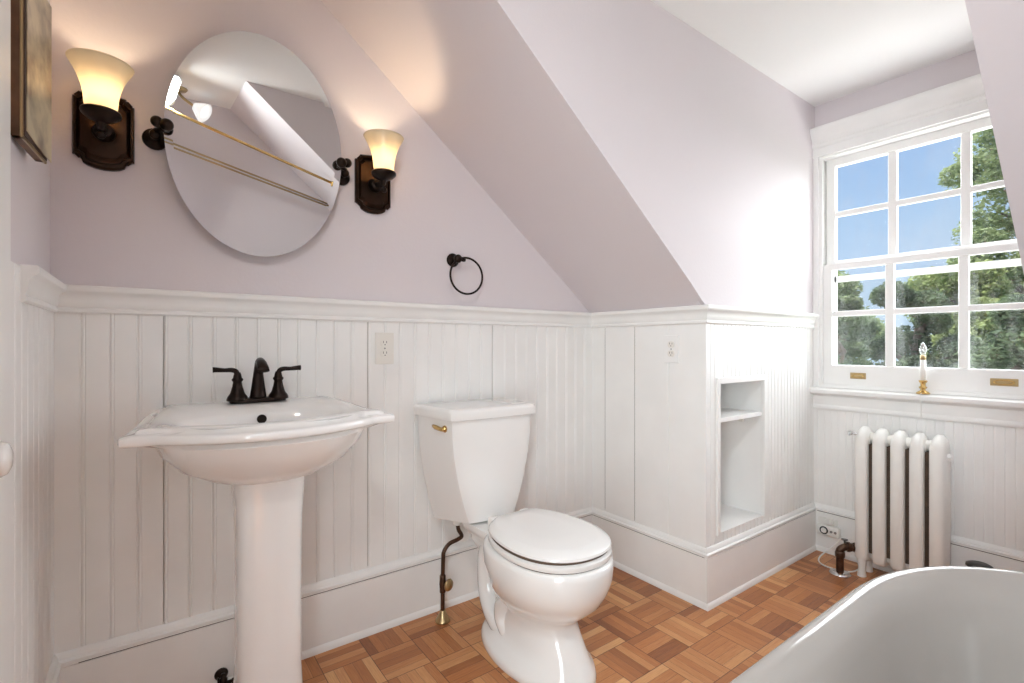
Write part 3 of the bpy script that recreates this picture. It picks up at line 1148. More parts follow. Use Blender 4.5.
# faucet
fc = thing('faucet', 'oil-rubbed bronze two-handle faucet on the back deck of the sink', 'faucet', (0.263, 1.668, 0.8765))
bm = BM()
pts = []
for i in range(48):
    a = 2 * PI * i / 48
    c, s = math.cos(a), math.sin(a)
    q = (abs(c / 0.078) ** 2.6 + abs(s / 0.026) ** 2.6) ** (-1 / 2.6)
    pts.append((q * c, q * s))
loft(bm, [[(x * k, y * k, z) for x, y in pts] for k, z in ((1, 0), (1.0, 0.006), (0.96, 0.010), (0.86, 0.012))])
obj('base_plate', bm, M_bronze, fc, angle=40)
for s in (-1, 1):
    bm = BM()
    lathe(bm, [(0.029, 0.0), (0.029, 0.006), (0.026, 0.013), (0.021, 0.020), (0.019, 0.024), (0.014, 0.042), (0.012, 0.056), (0.015, 0.060), (0.0155, 0.064), (0.012, 0.068), (0.010, 0.078), (0.008, 0.084), (0.001, 0.087)], (s * 0.056, 0, 0.006), n=28)
    hb = obj('handle', bm, M_bronze, fc, smooth=True)
    bm = BM()
    tube(bm, [(s * 0.056, 0, 0.078), (s * 0.060, -0.001, 0.093), (s * 0.072, -0.002, 0.098), (s * 0.090, -0.004, 0.098), (s * 0.112, -0.006, 0.100), (s * 0.120, -0.006, 0.100)], [0.008, 0.0075, 0.007, 0.006, 0.0075, 0.0085], 14, smooth=5)
    obj('lever', bm, M_bronze, hb, smooth=True)
bm = BM()
sec = []
path = [((0, 0.004, 0.008), 0.026, 0.020), ((0, 0.003, 0.018), 0.023, 0.018), ((0, 0.002, 0.045), 0.019, 0.016), ((0, 0.0, 0.080), 0.0145, 0.014), ((0, -0.004, 0.104), 0.012, 0.014), ((0, -0.016, 0.119), 0.012, 0.013), ((0, -0.034, 0.124), 0.0125, 0.011), ((0, -0.056, 0.119), 0.014, 0.009), ((0, -0.078, 0.106), 0.016, 0.008), ((0, -0.088, 0.097), 0.0165, 0.007)]
P = [Vector(p[0]) for p in path]
for i, (p, rx, ry) in enumerate(path):
    tn = (P[min(i + 1, len(P) - 1)] - P[max(i - 1, 0)]).normalized()
    u = Vector((1, 0, 0)); w = tn.cross(u)
    sec.append([tuple(P[i] + u * (rx * math.cos(2 * PI * k / 24)) + w * (ry * math.sin(2 * PI * k / 24))) for k in range(24)])
loft(bm, sec)
obj('spout', bm, M_bronze, fc, smooth=True)

# shut-off valve under the sink
sv = thing('shutoff_valve', 'dark metal shut-off valve low on the wall behind the sink pedestal', 'valve', (0.172, Y0 - 0.014, 0.042))
bm = BM()
lathe(bm, [(0.001, 0), (0.019, -0.001), (0.017, -0.005), (0.009, -0.008), (0.008, -0.060), (0.001, -0.060)], (0, 0, 0), axis='Y', n=20)
lathe(bm, [(0.010, -0.014), (0.011, -0.008), (0.011, 0.016), (0.007, 0.020), (0.006, 0.03)], (0, -0.055, 0), n=16)
lathe(bm, [(0.006, 0.0), (0.006, 0.022), (0.008, 0.024), (0.008, 0.032), (0.005, 0.034), (0.005, 0.045)], (0, -0.055, 0.0), axis='X', n=14)
obj('valve_body', bm, M_bronze, sv, smooth=True)
bm = BM()
box(bm, 0.038, 0.043, -0.062, -0.048, -0.026, 0.026, 0.002)
obj('valve_handle', bm, M_bronze, sv)
bm = BM()
box(bm, -0.016, -0.010, -0.061, -0.049, -0.022, 0.022, 0.002)
obj('end_nut', bm, M_bronze, sv)

# ------------------------------------------------------------------ toilet
TX = 1.053
toi = thing('toilet', 'white two-piece porcelain toilet with closed lid between the sink and the knee wall', 'toilet', (TX, Y0, 0))


def tank_ring(wb, wf, yb, yf, z, r=0.016, xc=-0.010, bow=0.012):
    pts = [(-wb, yb)]
    dx, dy = wb - wf, yb - yf
    q = r / math.hypot(dx, dy)
    pts += [(-wf - dx * q, yf + dy * q), (-wf - dx * q * 0.3 + r * 0.12, yf + dy * q * 0.3 - 0.0), (-wf + r, yf - 0.001)]
    for i in range(1, 8):
        x = (-wf + r) + (2 * wf - 2 * r) * i / 8
        pts.append((x, yf - 0.001 - bow * (1 - (x / (wf - r)) ** 2)))
    pts += [(wf - r, yf - 0.001), (wf + dx * q * 0.3 - r * 0.12, yf + dy * q * 0.3), (wf + dx * q, yf + dy * q), (wb, yb)]
    return [(x + xc, y, z) for x, y in pts]


bm = BM()
T = []
for i in range(13):
    t = i / 12
    s_ = (1 - t) ** 1.9
    T.append(tank_ring(0.205 - 0.058 * s_, 0.178 - 0.076 * s_, -0.020, -0.238 + 0.026 * s_, 0.386 + t * (0.784 - 0.386), xc=-0.024 + 0.012 * s_))
    T[-1] = [(x, y, z + (1 - t) ** 2 * (-0.014 + 0.11 * (-y - 0.02))) for x, y, z in T[-1]]
T.insert(0, [(x * 0.95, -0.03 + (y + 0.03) * 0.95, z - 0.002) for x, y, z in T[0]])
loft(bm, T)
tank = obj('tank', bm, M_porc, toi, angle=32)
bm = BM()
lid = []
for z, o in ((0.779, 0.002), (0.781, 0.007), (0.806, 0.010), (0.814, 0.008), (0.819, 0.002), (0.821, -0.010)):
    lid.append([(x, y, z) for x, y, _ in tank_ring(0.208 + o, 0.181 + o, -0.012, -0.243 - o, z, xc=-0.024)])
loft(bm, lid)
obj('tank_lid', bm, M_porc, toi, angle=40)
# flush handle on the left side of the tank
bm = BM()
lathe_dir(bm, [(0.001, 0), (0.012, 0.0), (0.013, 0.004), (0.010, 0.008), (0.007, 0.016), (0.001, 0.017)], (-0.205, -0.195, 0.748), (-1, -0.12, 0), n=20)
tube(bm, [(-0.217, -0.205, 0.748), (-0.220, -0.190, 0.747), (-0.221, -0.150, 0.750), (-0.219, -0.128, 0.752)], [0.006, 0.007, 0.0085, 0.006], 12, smooth=4)
obj('flush_handle', bm, M_brass, toi, smooth=True)

# bowl: plan outline of an elongated bowl, lofted
def bowl_ring(w, yb, yf, z, k=2.0, n=64, sq=2.0):
    cy = (yb + yf) / 2
    L = (yb - yf) / 2
    o = []
    for i in range(n):
        a = 2 * PI * i / n
        c, s = math.cos(a), math.sin(a)
        kk = k if s < 0 else sq
        q = (abs(c / w) ** kk + abs(s / L) ** kk) ** (-1 / kk)
        o.append((q * c, cy + q * s, z))
    return o


bm = BM()
R_ = [bowl_ring(0.141, -0.200, -0.698, 0.000), bowl_ring(0.145, -0.196, -0.702, 0.010), bowl_ring(0.143, -0.198, -0.700, 0.024), bowl_ring(0.136, -0.208, -0.696, 0.038),
      bowl_ring(0.112, -0.225, -0.682, 0.055, 2.2), bowl_ring(0.100, -0.240, -0.664, 0.09, 2.3), bowl_ring(0.094, -0.255, -0.640, 0.13, 2.3), bowl_ring(0.094, -0.258, -0.624, 0.162, 2.3),
      bowl_ring(0.104, -0.258, -0.632, 0.182, 2.2), bowl_ring(0.133, -0.262, -0.675, 0.215, 2.1), bowl_ring(0.158, -0.268, -0.712, 0.250, 2.1), bowl_ring(0.173, -0.272, -0.734, 0.290, 2.1),
      bowl_ring(0.179, -0.275, -0.744, 0.325, 2.15, sq=2.4), bowl_ring(0.180, -0.275, -0.746, 0.365, 2.15, sq=2.4), bowl_ring(0.178, -0.277, -0.744, 0.380, 2.15, sq=2.4), bowl_ring(0.168, -0.285, -0.734, 0.386, 2.15, sq=2.4)]
loft(bm, R_)
# rear shelf that carries the tank
def rr(x0, x1, y0, y1, z, r=0.03, n=6):
    o = []
    for cx, cy, a0 in ((x1 - r, y1 - r, 0), (x0 + r, y1 - r, PI / 2), (x0 + r, y0 + r, PI), (x1 - r, y0 + r, 1.5 * PI)):
        for i in range(n + 1):
            a = a0 + PI / 2 * i / n
            o.append((cx + r * math.cos(a), cy + r * math.sin(a), z))
    return o
loft(bm, [rr(-0.060, 0.060, -0.36, -0.19, 0.270), rr(-0.075, 0.075, -0.38, -0.165, 0.300), rr(-0.085, 0.085, -0.38, -0.150, 0.325), rr(-0.082, 0.082, -0.38, -0.148, 0.335), rr(-0.098, 0.098, -0.38, -0.120, 0.355), rr(-0.102, 0.102, -0.38, -0.115, 0.372), rr(-0.100, 0.100, -0.38, -0.118, 0.384)])
loft(bm, [rr(-0.062, 0.062, -0.42, -0.200, 0.02, 0.05), rr(-0.052, 0.052, -0.40, -0.195, 0.12, 0.045), rr(-0.050, 0.050, -0.38, -0.190, 0.22, 0.045), rr(-0.062, 0.062, -0.36, -0.180, 0.30, 0.045)])
for s in (-1, 1):
    tube(bm, [(s * 0.062, -0.30, 0.325), (s * 0.050, -0.245, 0.305), (s * 0.044, -0.222, 0.250), (s * 0.044, -0.226, 0.165), (s * 0.050, -0.262, 0.105), (s * 0.058, -0.330, 0.070), (s * 0.056, -0.42, 0.06)],
         [0.030, 0.035, 0.037, 0.038, 0.040, 0.042, 0.030], 18, smooth=6)
    tube(bm, [(s * 0.080, -0.46, 0.235), (s * 0.078, -0.385, 0.165), (s * 0.074, -0.375, 0.110), (s * 0.072, -0.42, 0.05)], [0.030, 0.034, 0.034, 0.03], 16, smooth=6)
obj('bowl', bm, M_porc, toi, angle=60)
for s in (-1, 1):
    bm = BM()
    lathe(bm, [(0.014, 0.030), (0.0145, 0.040), (0.012, 0.050), (0.006, 0.055), (0.001, 0.056)], (s * 0.104, -0.340, -0.012), n=18)
    obj('bolt_cap', bm, M_cap, toi, smooth=True)
# seat and lid: squared at the hinge, round in front
def seat_ring(w, yb, yf, z, k=2.2):
    o = []
    n = 80
    cy = -0.530
    for i in range(n):
        a = 2 * PI * i / n
        c, s = math.cos(a), math.sin(a)
        if s <= 0:
            q = (abs(c / w) ** k + abs(s / (cy - yf)) ** k) ** (-1 / k)
            o.append((q * c, cy + q * s, z))
        else:
            L = yb - cy
            q = (abs(c / w) ** 6.0 + abs(s / L) ** 6.0) ** (-1 / 6.0)
            x, y = q * c, cy + q * s
            x *= 1 - 0.32 * max(0, (y - cy) / L) ** 2.0
            o.append((x, y, z))
    return o
bm = BM()
loft(bm, [seat_ring(w, yb, yf, z) for w, yb, yf, z in ((0.158, -0.330, -0.720, 0.3885), (0.173, -0.322, -0.732, 0.3905), (0.176, -0.320, -0.735, 0.396), (0.175, -0.321, -0.734, 0.406), (0.163, -0.328, -0.724, 0.4125))])
obj('seat', bm, M_seat, toi, angle=50)
bm = BM()
loft(bm, [seat_ring(w, yb, yf, z) for w, yb, yf, z in ((0.154, -0.330, -0.714, 0.4185), (0.170, -0.322, -0.728, 0.4195), (0.174, -0.318, -0.732, 0.423), (0.173, -0.319, -0.730, 0.430), (0.166, -0.321, -0.722, 0.436), (0.148, -0.325, -0.696, 0.444), (0.140, -0.328, -0.688, 0.4455), (0.07, -0.37, -0.60, 0.4465))])
obj('seat_lid', bm, M_seat, toi, angle=35)
bm = BM()
loft(bm, [seat_ring(w, yb, yf, z) for w, yb, yf, z in ((0.168, -0.328, -0.724, 0.4105), (0.168, -0.328, -0.724, 0.4195))])
M_gap_shade = mat('gap_shade_brown', (0.10, 0.065, 0.045), 0.7)  # dark brown standing in for shade in the gaps around the seat
obj('gap_shade', bm, M_gap_shade, toi)
bm = BM()
loft(bm, [seat_ring(w, yb, yf, z) for w, yb, yf, z in ((0.167, -0.330, -0.726, 0.3855), (0.167, -0.330, -0.726, 0.3890))])
obj('gap_shade', bm, M_gap_shade, toi)  # dark sheet for the shaded gap between seat and bowl
for s in (-1, 1):
    bm = BM()
    box(bm, s * 0.070 - 0.020, s * 0.070 + 0.020, -0.325, -0.290, 0.384, 0.436, 0.006, 3)
    obj('hinge', bm, M_seat, toi, angle=40)

# toilet supply pipe and valve
sp_ = thing('water_supply_pipe', 'bent bronze water supply pipe with flared floor flange left of the toilet', 'pipe', (0.893, 1.662, 0))
bm = BM()
tube(bm, [(0, 0, 0.03), (0, 0, 0.13), (0.002, 0, 0.23), (0.006, 0, 0.262), (0.028, 0.0, 0.285), (0.064, 0.0, 0.293), (0.082, 0, 0.300), (0.080, 0, 0.312), (0.068, 0.0, 0.335), (0.064, 0, 0.380)], 0.0078, 14, smooth=6)
obj('pipe', bm, M_pipe, sp_, smooth=True)
bm = BM()
lathe(bm, [(0.029, 0.0), (0.029, 0.004), (0.024, 0.010), (0.014, 0.028), (0.011, 0.040), (0.0085, 0.041)], (0, 0, 0), n=28)
obj('floor_flange', bm, M_brass2, sp_, smooth=True)
bm = BM()
lathe(bm, [(0.009, -0.035), (0.0115, -0.030), (0.0115, -0.018), (0.013, 0.0), (0.0115, 0.018), (0.0115, 0.030), (0.009, 0.035)], (0, 0, 0.140), n=20)
v = obj('valve_body', bm, M_pipe, sp_, smooth=True)
bm = BM()
lathe_dir(bm, [(0.006, 0.0), (0.006, 0.014), (0.020, 0.016), (0.023, 0.021), (0.020, 0.027), (0.001, 0.029)], (0.004, -0.006, 0.142), (0.35, -0.9, 0), n=20)
obj('valve_handle', bm, M_brass2, v, smooth=True)
bm = BM()
lathe(bm, [(0.016, 0.352), (0.018, 0.356), (0.018, 0.376), (0.014, 0.384)], (0.064, 0, 0), n=12)
obj('coupling_nut', bm, M_iplast, sp_)

# ------------------------------------------------------------------ niche shelf
sh = thing('niche_shelf', 'white painted shelf board across the upper part of the wall niche', 'shelf', ((NX0 + NX1) / 2, Y1, 0.727))
hw = (NX1 - NX0) / 2
bm = BM(); box(bm, -hw, hw, 0.004, ND, 0.0, 0.018, 0.0015)
obj('board', bm, M_trim, sh)
bm = BM(); box(bm, 0.060, 0.072, 0.03, 0.05, -0.020, 0.0, 0.002)
obj('shelf_pin', bm, M_iplast, sh)

# ------------------------------------------------------------------ radiator
rad = thing('cast_iron_radiator', 'white painted cast-iron column radiator under the window', 'radiator', (2.58, 0.7255, 0))
RD = 0.125


def rad_section(yc, endcap=0):
    bm = BM()
    # outline in XZ, arch top; lofted through Y with rounded edge
    def outl(ins, w=0.0):
        x0, x1 = 0.0 + ins, RD - ins
        z0, z1 = 0.062 + ins * 0.6, 0.676 - ins - 0.020 * w * w
        o = []
        xm = (x0 + x1) / 2
        hw_ = (x1 - x0) / 2
        for i in range(15):
            a = PI * i / 14
            o.append((xm + hw_ * math.cos(a), z1 - 0.052 + 0.052 * math.sin(a)))
        for i in range(9):
            a = PI + PI * i / 8
            o.append((xm + hw_ * math.cos(a), z0 + 0.03 + 0.03 * math.sin(a)))
        return o
    hwid = 0.0245
    L_ = [(-1.0, 0.018), (-0.92, 0.009), (-0.68, 0.003), (-0.3, 0.0), (0.3, 0.0), (0.68, 0.003), (0.92, 0.009), (1.0, 0.018)]
    loft(bm, [[(x, yc + w * hwid, z) for x, z in outl(i, w)] for w, i in L_])
    return bm


ysec = [0.1325 - i * 0.0663 for i in range(5)]
for i, y in enumerate(ysec):
    bm = rad_section(y)
    # ridge on the crown and two feet on the end sections
    if i in (0, 4):
        for xx in (0.022, RD - 0.022):
            loft(bm, [sup_ for sup_ in [[(xx + 0.022 * k * math.cos(2 * PI * j / 16), y + 0.022 * k2 * math.sin(2 * PI * j / 16), z) for j in range(16)] for k, k2, z in ((0.9, 0.8, 0.0), (0.8, 0.75, 0.01), (0.62, 0.62, 0.04), (0.85, 0.85, 0.075), (1.0, 1.0, 0.11))]])
    obj('section', bm, M_rad, rad, angle=50)
for zz in (0.098, 0.625):
    bm = BM()
    lathe(bm, [(0.023, ysec[-1]), (0.023, ysec[0])], (RD / 2, 0, zz), axis='Y', n=20)
    obj('hub', bm, M_rad, rad, smooth=True)
for k in range(4):  # dark brown boxes filling the gaps between the sections
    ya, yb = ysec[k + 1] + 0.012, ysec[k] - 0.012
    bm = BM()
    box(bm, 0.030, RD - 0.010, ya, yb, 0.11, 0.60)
    obj('gap_infill', bm, M_gap, rad)
bm = BM()
lathe(bm, [(0.012, -0.012), (0.018, 0.0), (0.018, 0.012), (0.012, 0.018), (0.001, 0.019)], (RD / 2 + 0.01, -0.1325 - 0.024, 0.585), axis='Y', n=6)
bmesh.ops.scale(bm, vec=(1, 1, 1), verts=bm.verts)
obj('end_plug', bm, M_rad, rad)
bm = BM()
lathe(bm, [(0.005, 0.0), (0.005, 0.02), (0.009, 0.022), (0.009, 0.036), (0.004, 0.04), (0.001, 0.042)], (0.03, 0.150, 0.640), axis='Y', n=14)
box(bm, 0.020, 0.040, 0.180, 0.186, 0.628, 0.650, 0.001)
obj('air_vent', bm, M_chrome, rad)
# pipe into the radiator
rp = thing('radiator_pipe', 'brown steam pipe with elbow and chrome floor plate left of the radiator', 'pipe', (2.545, 0.925, 0))
bm = BM()
lathe(bm, [(0.044, 0.0), (0.044, 0.003), (0.036, 0.009), (0.020, 0.012), (0.016, 0.012)], (0, 0, 0), n=32)
obj('floor_plate', bm, M_chrome, rp, smooth=True)
bm = BM()
tube(bm, [(0, 0, 0.004), (0, 0, 0.085), (0.0, 0, 0.108), (0.012, -0.012, 0.122), (0.035, -0.022, 0.122)], 0.0155, 16, smooth=5)
lathe(bm, [(0.019, 0.078), (0.020, 0.082), (0.020, 0.098), (0.017, 0.104)], (0, 0, 0), n=16)
obj('pipe', bm, M_pipe, rp, smooth=True)
bm = BM()
lathe_dir(bm, [(0.016, 0), (0.022, 0.003), (0.022, 0.014), (0.018, 0.018), (0.018, 0.030), (0.021, 0.034), (0.021, 0.042)], (0.026, -0.018, 0.122), (0.85, -0.55, -0.1), n=8)
obj('union_nut', bm, M_pipe, rp)
bm = BM()
lathe_dir(bm, [(0.004, 0), (0.004, 0.012), (0.013, 0.014), (0.013, 0.022), (0.001, 0.023)], (0.026, -0.010, 0.134), (0.2, 0.1, 1), n=14)
obj('valve_stem', bm, M_grey, rp, smooth=True)

# low valve handle beyond the tub rim
rv = thing('radiator_valve', 'dark round valve handle low behind the bathtub rim, right of the radiator', 'valve', (2.63, 0.470, 0))
bm = BM()
lathe(bm, [(0.030, 0.0), (0.030, 0.004), (0.012, 0.008), (0.011, 0.100), (0.016, 0.104), (0.016, 0.145), (0.006, 0.150), (0.006, 0.172)], (0, 0, 0), n=20)
tube(bm, [(0, 0, 0.115), (0, 0.04, 0.112), (0, 0.062, 0.105)], 0.010, 12)
obj('valve_body', bm, M_grey, rv, smooth=True)
bm = BM()
lathe(bm, [(0.001, 0.168), (0.036, 0.169), (0.041, 0.174), (0.040, 0.182), (0.030, 0.187), (0.001, 0.188)], (0, 0, 0), n=28)
obj('valve_handle', bm, M_black, rv, smooth=True)

# ------------------------------------------------------------------ plug-in timer on the window baseboard
tm = thing('plug_in_timer', 'white plug-in outlet with a dark dial on the baseboard beside the radiator pipe', 'timer', (X2 - 0.014, 1.042, 0.125))
bm = BM()
box(bm, -0.006, 0.0, -0.036, 0.052, -0.034, 0.052, 0.002)
obj('cover_plate', bm, M_wplast, tm)
bm = BM()
box(bm, -0.034, -0.006, -0.052, 0.052, -0.030, 0.022, 0.010, 3)
bd = obj('timer_body', bm, M_wplast, tm, angle=40)
bm = BM()
lathe(bm, [(0.019, -0.0365), (0.019, -0.034), (0.0, -0.034)][:2], (0, 0.015, -0.003), axis='X', n=28)
dl = obj('dial', bm, M_black, bd)
bm = BM()
lathe(bm, [(0.012, -0.040), (0.013, -0.0365)], (0, 0.015, -0.003), axis='X', n=24)
obj('dial_face', bm, M_wplast, dl)
bm = BM()
for yy in (-0.018, -0.036):
    lathe(bm, [(0.006, -0.0360), (0.006, -0.034)], (0, yy, -0.003), axis='X', n=14)
obj('socket_hole', bm, M_grey, bd)
bm = BM()
box(bm, -0.030, -0.006, -0.020, 0.012, 0.026, 0.046, 0.004, 2)
box(bm, -0.034, -0.028, -0.012, 0.004, 0.034, 0.060, 0.002)
obj('night_light', bm, M_wplast, tm)
cord = thing('white_cord', 'thin white cord looping on the floor behind the radiator pipe', 'cord', (2.60, 0.93, 0.0))
bm = BM()
tube(bm, [(0.115, 0.045, 0.108), (0.105, 0.08, 0.06), (0.05, 0.12, 0.008), (-0.02, 0.09, 0.004), (-0.035, 0.03, 0.004), (0.0, -0.035, 0.005), (0.06, -0.06, 0.03), (0.09, -0.075, 0.09)], 0.0032, 8, smooth=8)
obj('cord', bm, M_wplast, cord, smooth=True)

# ------------------------------------------------------------------ electric window candle
cd = thing('window_candle', 'small brass and white electric candle standing against the lower window sash', 'candle', (X2 - 0.020, 0.672, 0.833))
bm = BM()
lathe(bm, [(0.024, 0.0), (0.025, 0.004), (0.018, 0.010), (0.010, 0.014), (0.008, 0.020), (0.014, 0.026), (0.015, 0.030), (0.009, 0.034), (0.009, 0.046), (0.014, 0.052), (0.016, 0.058), (0.012, 0.060), (0.001, 0.060)], (0, 0, 0.0), n=24)
obj('base', bm, M_brass, cd, smooth=True)
bm = BM()
lathe(bm, [(0.0105, 0.058), (0.0105, 0.150), (0.001, 0.152)], (0, 0, 0), n=20)
obj('candle_tube', bm, M_wplast, cd, smooth=True)
bm = BM()
lathe(bm, [(0.0107, 0.150), (0.0107, 0.170), (0.001, 0.171)], (0, 0, 0), n=20)
obj('lamp_socket', bm, M_brass2, cd, smooth=True)
bm = BM()
lathe(bm, [(0.006, 0.170), (0.011, 0.180), (0.013, 0.192), (0.011, 0.208), (0.005, 0.222), (0.001, 0.228)], (0, 0, 0), n=18)
obj('bulb', bm, M_clear, cd, smooth=True)
bm = BM()
tube(bm, [(-0.006, 0.0, 0.004), (-0.032, 0, 0.001), (-0.036, 0.0, -0.02), (-0.024, 0.001, -0.05), (-0.020, 0.002, -0.10)], 0.0016, 6, smooth=5)
obj('cord', bm, M_wplast, cd, smooth=True)

# ------------------------------------------------------------------ clawfoot bathtub
tub = thing('bathtub', 'white enamelled clawfoot bathtub with rolled rim in the right foreground', 'bathtub', (0.72, 0.0, 0))


def tub_ring(hw_, xl, xr, z, n=96, k=2.3):
    """stadium like ring from x=xl to xr (local), half width hw_; both ends rounded"""
    o = []
    for i in range(n):
        a = 2 * PI * i / n
        c, s = math.cos(a), math.sin(a)
        er = 0.42 * min(1, hw_ / 0.37)
        cx = (xr - er) if c >= 0 else (xl + er)
        q = (abs(c / er) ** k + abs(s / hw_) ** k) ** (-1 / k)
        o.append((cx + q * c, q * s, z))
    return o


Zt = 0.600
bm = BM()
A, B = -0.72, 0.735
TR = [tub_ring(0.200, A + 0.22, B - 0.24, 0.135), tub_ring(0.235, A + 0.17, B - 0.18, 0.150), tub_ring(0.268, A + 0.13, B - 0.135, 0.19), tub_ring(0.300, A + 0.095, B - 0.10, 0.28),
      tub_ring(0.325, A + 0.065, B - 0.068, 0.42), tub_ring(0.338, A + 0.048, B - 0.05, 0.53), tub_ring(0.342, A + 0.042, B - 0.042, 0.553)]
# rolled rim
for i in range(11):
    a = -PI * 0.5 + PI * 1.15 * i / 10
    rr_ = 0.021
    off = rr_ * math.cos(a)
    TR.append(tub_ring(0.346 + off, A + 0.024 - off, B - 0.024 + off, Zt - rr_ + rr_ * math.sin(a)))
TR += [tub_ring(0.318, A + 0.065, B - 0.065, 0.570), tub_ring(0.306, A + 0.078, B - 0.080, 0.545), tub_ring(0.292, A + 0.095, B - 0.100, 0.45), tub_ring(0.270, A + 0.12, B - 0.130, 0.30), tub_ring(0.238, A + 0.16, B - 0.175, 0.20), tub_ring(0.19, A + 0.22, B - 0.24, 0.163), tub_ring(0.10, A + 0.32, B - 0.34, 0.155)]
loft(bm, TR)
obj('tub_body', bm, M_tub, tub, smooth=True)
for sx, sy in ((-0.42, -1), (-0.42, 1), (0.42, -1), (0.42, 1)):
    bm = BM()
    pth = [(sx, sy * 0.235, 0.190), (sx, sy * 0.275, 0.150), (sx, sy * 0.270, 0.090), (sx, sy * 0.250, 0.050), (sx, sy * 0.262, 0.024)]
    tube(bm, pth, [0.030, 0.034, 0.022, 0.020, 0.028], 16, smooth=5)
    bmesh.ops.create_uvsphere(bm, u_segments=16, v_segments=10, radius=0.025, matrix=Matrix.Translation((sx, sy * 0.275, 0.025)))
    for dx in (-0.018, 0, 0.018):
        tube(bm, [(sx + dx, sy * 0.262, 0.045), (sx + dx * 1.3, sy * 0.298, 0.036), (sx + dx * 1.3, sy * 0.304, 0.010)], [0.009, 0.008, 0.004], 8, smooth=4)
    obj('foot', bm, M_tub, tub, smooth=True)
bm = BM()
lathe_dir(bm, [(0.004, 0.0), (0.0035, 0.0015), (0.001, 0.002)], (B - 0.0925, 0.130, 0.497), (-1, 0, 0.15), n=10)
obj('screw', bm, M_bronze, tub)

# ------------------------------------------------------------------ shower curtain rods (seen in the mirror)
rod_a = thing('shower_curtain_rod', 'brass shower rod nearer the dormer, upper of the two reflected in the mirror', 'curtain rod', (0, 0, 0), 0)
bm = BM(); tube(bm, [(X0 - PT, 0.058, 2.150), (0.954, 0.058, 1.853)], 0.0085, 12)
obj('rod', bm, M_brass, rod_a, smooth=True)
bm = BM(); lathe_dir(bm, [(0.022, 0), (0.022, 0.006), (0.012, 0.012), (0.001, 0.013)], (0.955, 0.058, 1.853), (-1, 0, 0.26), n=20)
obj('end_flange', bm, M_brass, rod_a, smooth=True)
bm = BM()
lathe_dir(bm, [(0.022, 0), (0.022, 0.006), (0.012, 0.012), (0.001, 0.013)], (X0 - PT, 0.058, 2.150), (1, 0, -0.2), n=20)
obj('end_flange', bm, M_brass, rod_a, smooth=True)
rod_b = thing('shower_curtain_rod', 'thin double brass rod close to the wall, lower of the two reflected in the mirror', 'curtain rod', (0, 0, 0), 0)
bm = BM()
tube(bm, [(X0 - PT, -0.350, 2.045), (1.070, -0.350, 1.760)], 0.006, 12)
tube(bm, [(X0 - PT, -0.350, 2.020), (1.095, -0.350, 1.738)], 0.006, 12)
obj('rod', bm, M_brass2, rod_b, smooth=True)

# ceiling lamp by the near wall (seen in the mirror)
cl = thing('ceiling_lamp', 'brass ceiling lamp with two white glass shades, seen in the mirror', 'ceiling lamp', (0.12, -0.25, ZC))
bm = BM()
lathe(bm, [(0.001, -0.022), (0.045, -0.018), (0.055, -0.006), (0.055, 0.0)], (0, 0, 0), n=28)
tube(bm, [(0, 0, -0.015), (0.03, 0, -0.05), (0.09, 0.0, -0.085)], 0.008, 12, smooth=4)
obj('arm', bm, M_brass2, cl, smooth=True)
for dy in (-1, 1):
    bm = BM()
    prof = [(0.012, 0), (0.020, 0.004), (0.030, 0.025), (0.042, 0.050), (0.052, 0.075), (0.050, 0.076), (0.040, 0.051), (0.028, 0.026), (0.018, 0.006), (0.010, 0.002)]
    lathe_dir(bm, prof, (0.088, dy * 0.012, -0.082), (0.9, dy * 0.55, -0.5), n=24)
    obj('glass_shade', bm, M_shade_off, cl, smooth=True)

# invented housing around the added fill light above the camera
bm = BM()
dv = Vector((1, 0.45, -0.75)).normalized()
cpos = Vector((0.02, 0.08, 2.165)) + dv * 0.004
lathe_dir(bm, [(0.030, -0.075), (0.060, -0.068), (0.100, -0.035), (0.118, -0.004), (0.118, 0.004), (0.111, 0.004), (0.111, -0.006), (0.02, -0.008)], tuple(cpos), tuple(dv), n=32)
lathe(bm, [(0.012, 0.0), (0.012, 0.085)], tuple(cpos - dv * 0.068 + Vector((0, 0, 0.0))), n=16)
struct('trim_25', bm, M_ceiling, smooth=True)

# ------------------------------------------------------------------ outside
bm = BM(); box(bm, 4, 90, -60, 60, -5.6, -5.5)
struct('ground', bm, M_ground)
# unseen pale roof below the window, added to bounce sunlight up into the dormer
bm = BM(); prism(bm, [(X2 + TH + 0.02, -0.35), (X2 + TH + 0.02, -0.20), (7.2, -1.30), (7.2, -1.45)], -5, 7, axis='Y')
struct('bounce_roof', bm, mat('pale_bounce_roof', (0.70, 0.69, 0.66), 0.8, var=0.1))


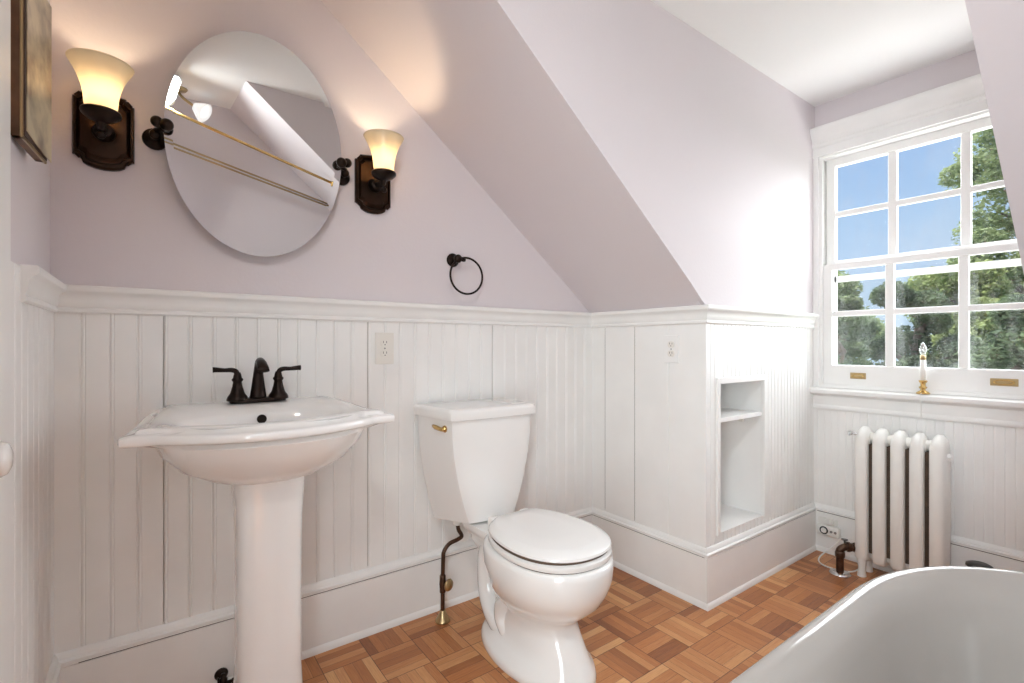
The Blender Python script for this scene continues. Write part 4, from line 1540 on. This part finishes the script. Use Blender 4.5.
def tree(name, label, base, height, crown_r, n_leaf, leaf, m, squash=1.0, seed=1, cat='tree', group=None, low=0.25, lobes=26):
    rnd = random.Random(seed)
    tr_ = thing(name, label, cat, base, 0, group)
    bm = BM()
    tube(bm, [(0, 0, 0), (0.1, 0.05, height * 0.3), (-0.05, 0.1, height * 0.55), (0.0, 0, height * 0.88)], [height * 0.035, height * 0.025, height * 0.015, 0.03], 10, smooth=4)
    lob = []
    for i in range(lobes):
        a = rnd.uniform(0, 2 * PI)
        zf = rnd.uniform(low, 0.97)
        rad = crown_r * math.sqrt(max(0.05, 1 - ((zf - 0.5) / 0.55) ** 2)) * rnd.uniform(0.25, 0.85)
        c = Vector((rad * math.cos(a), rad * math.sin(a), zf * height))
        lr = crown_r * rnd.uniform(0.22, 0.42) * (26 / lobes) ** 0.25
        lob.append((c, lr))
        z0 = max(0.1, c.z - rad * 0.8)
        tube(bm, [(0, 0, z0), (c.x * 0.5, c.y * 0.5, (z0 + c.z) / 2 + 0.1), tuple(c)], [0.07, 0.045, 0.012], 6, smooth=3)
    obj('trunk', bm, M_bark, tr_, smooth=True)
    bm = BM()
    for k in range(n_leaf):
        c, lr = lob[rnd.randrange(len(lob))]
        while True:
            d = Vector((rnd.uniform(-1, 1), rnd.uniform(-1, 1), rnd.uniform(-1, 1)))
            if 0.15 < d.length < 1:
                break
        d *= 1 / d.length ** 0.4
        p = c + Vector((d.x, d.y, d.z * 0.75)) * lr
        s = leaf * rnd.uniform(0.6, 1.3)
        u = Vector((rnd.gauss(0, 1), rnd.gauss(0, 1), rnd.gauss(0, 0.6))).normalized()
        w = u.cross(Vector((rnd.gauss(0, 1), rnd.gauss(0, 1), rnd.gauss(0, 1)))).normalized()
        q = [p - u * s, p + w * s * 0.45 - u * s * 0.1, p + u * s, p - w * s * 0.45 + u * s * 0.1]
        bm.faces.new([bm.verts.new(x) for x in q])
    obj('foliage', bm, m, tr_)
    return tr_


def at(px, dist):
    u = (px - 512) / FPX
    F = Vector((math.cos(ANG), math.sin(ANG))); R = Vector((F.y, -F.x))
    d = F + R * u
    return F.x * 0 + d.x * dist, d.y * dist


TREES = [
    ('tall airy grey-green tree behind the right upper window panes', (20.0, 2.3), 13.8, 2.8, 46000, 0.075, M_leaf, 3, 0.42, 80),
    ('dark green tree filling the lowest right window panes', (9.6, 1.1), 7.4, 1.0, 34000, 0.042, M_leaf2, 8, 0.3, 34),
    ('dark green tree filling the lowest left window panes', (9.6, 3.45), 7.3, 1.0, 34000, 0.042, M_leaf2, 9, 0.3, 34),
    ('dark green tree between and behind its two dark neighbours', (12.0, 3.05), 7.8, 1.1, 34000, 0.05, M_leaf2, 21, 0.3, 34),
    ('sunlit yellow-green tree behind the middle of the window', (15.6, 3.0), 8.5, 1.7, 32000, 0.06, M_leaf3, 5, 0.3, 36),
    ('grey-green tree on the skyline behind the left window panes', (15.6, 6.2), 8.4, 1.5, 30000, 0.06, M_leaf, 17, 0.3, 36),
    ('mid-green tree farthest left on the skyline', (29.0, 11.0), 10.4, 3.4, 26000, 0.13, M_leaf, 12, 0.25, 36),
    ('mid-green tree on the far skyline behind the middle panes', (31.0, 4.0), 10.6, 3.1, 26000, 0.13, M_leaf3, 15, 0.25, 36),
]
for lb, (tx, ty), hgt, cr_, nl, lf, mm, sd, lw, lobes in TREES:
    tree('leafy_tree', lb, (tx, ty, -5.5), hgt, cr_, nl, lf, mm, seed=sd, low=lw, lobes=lobes)
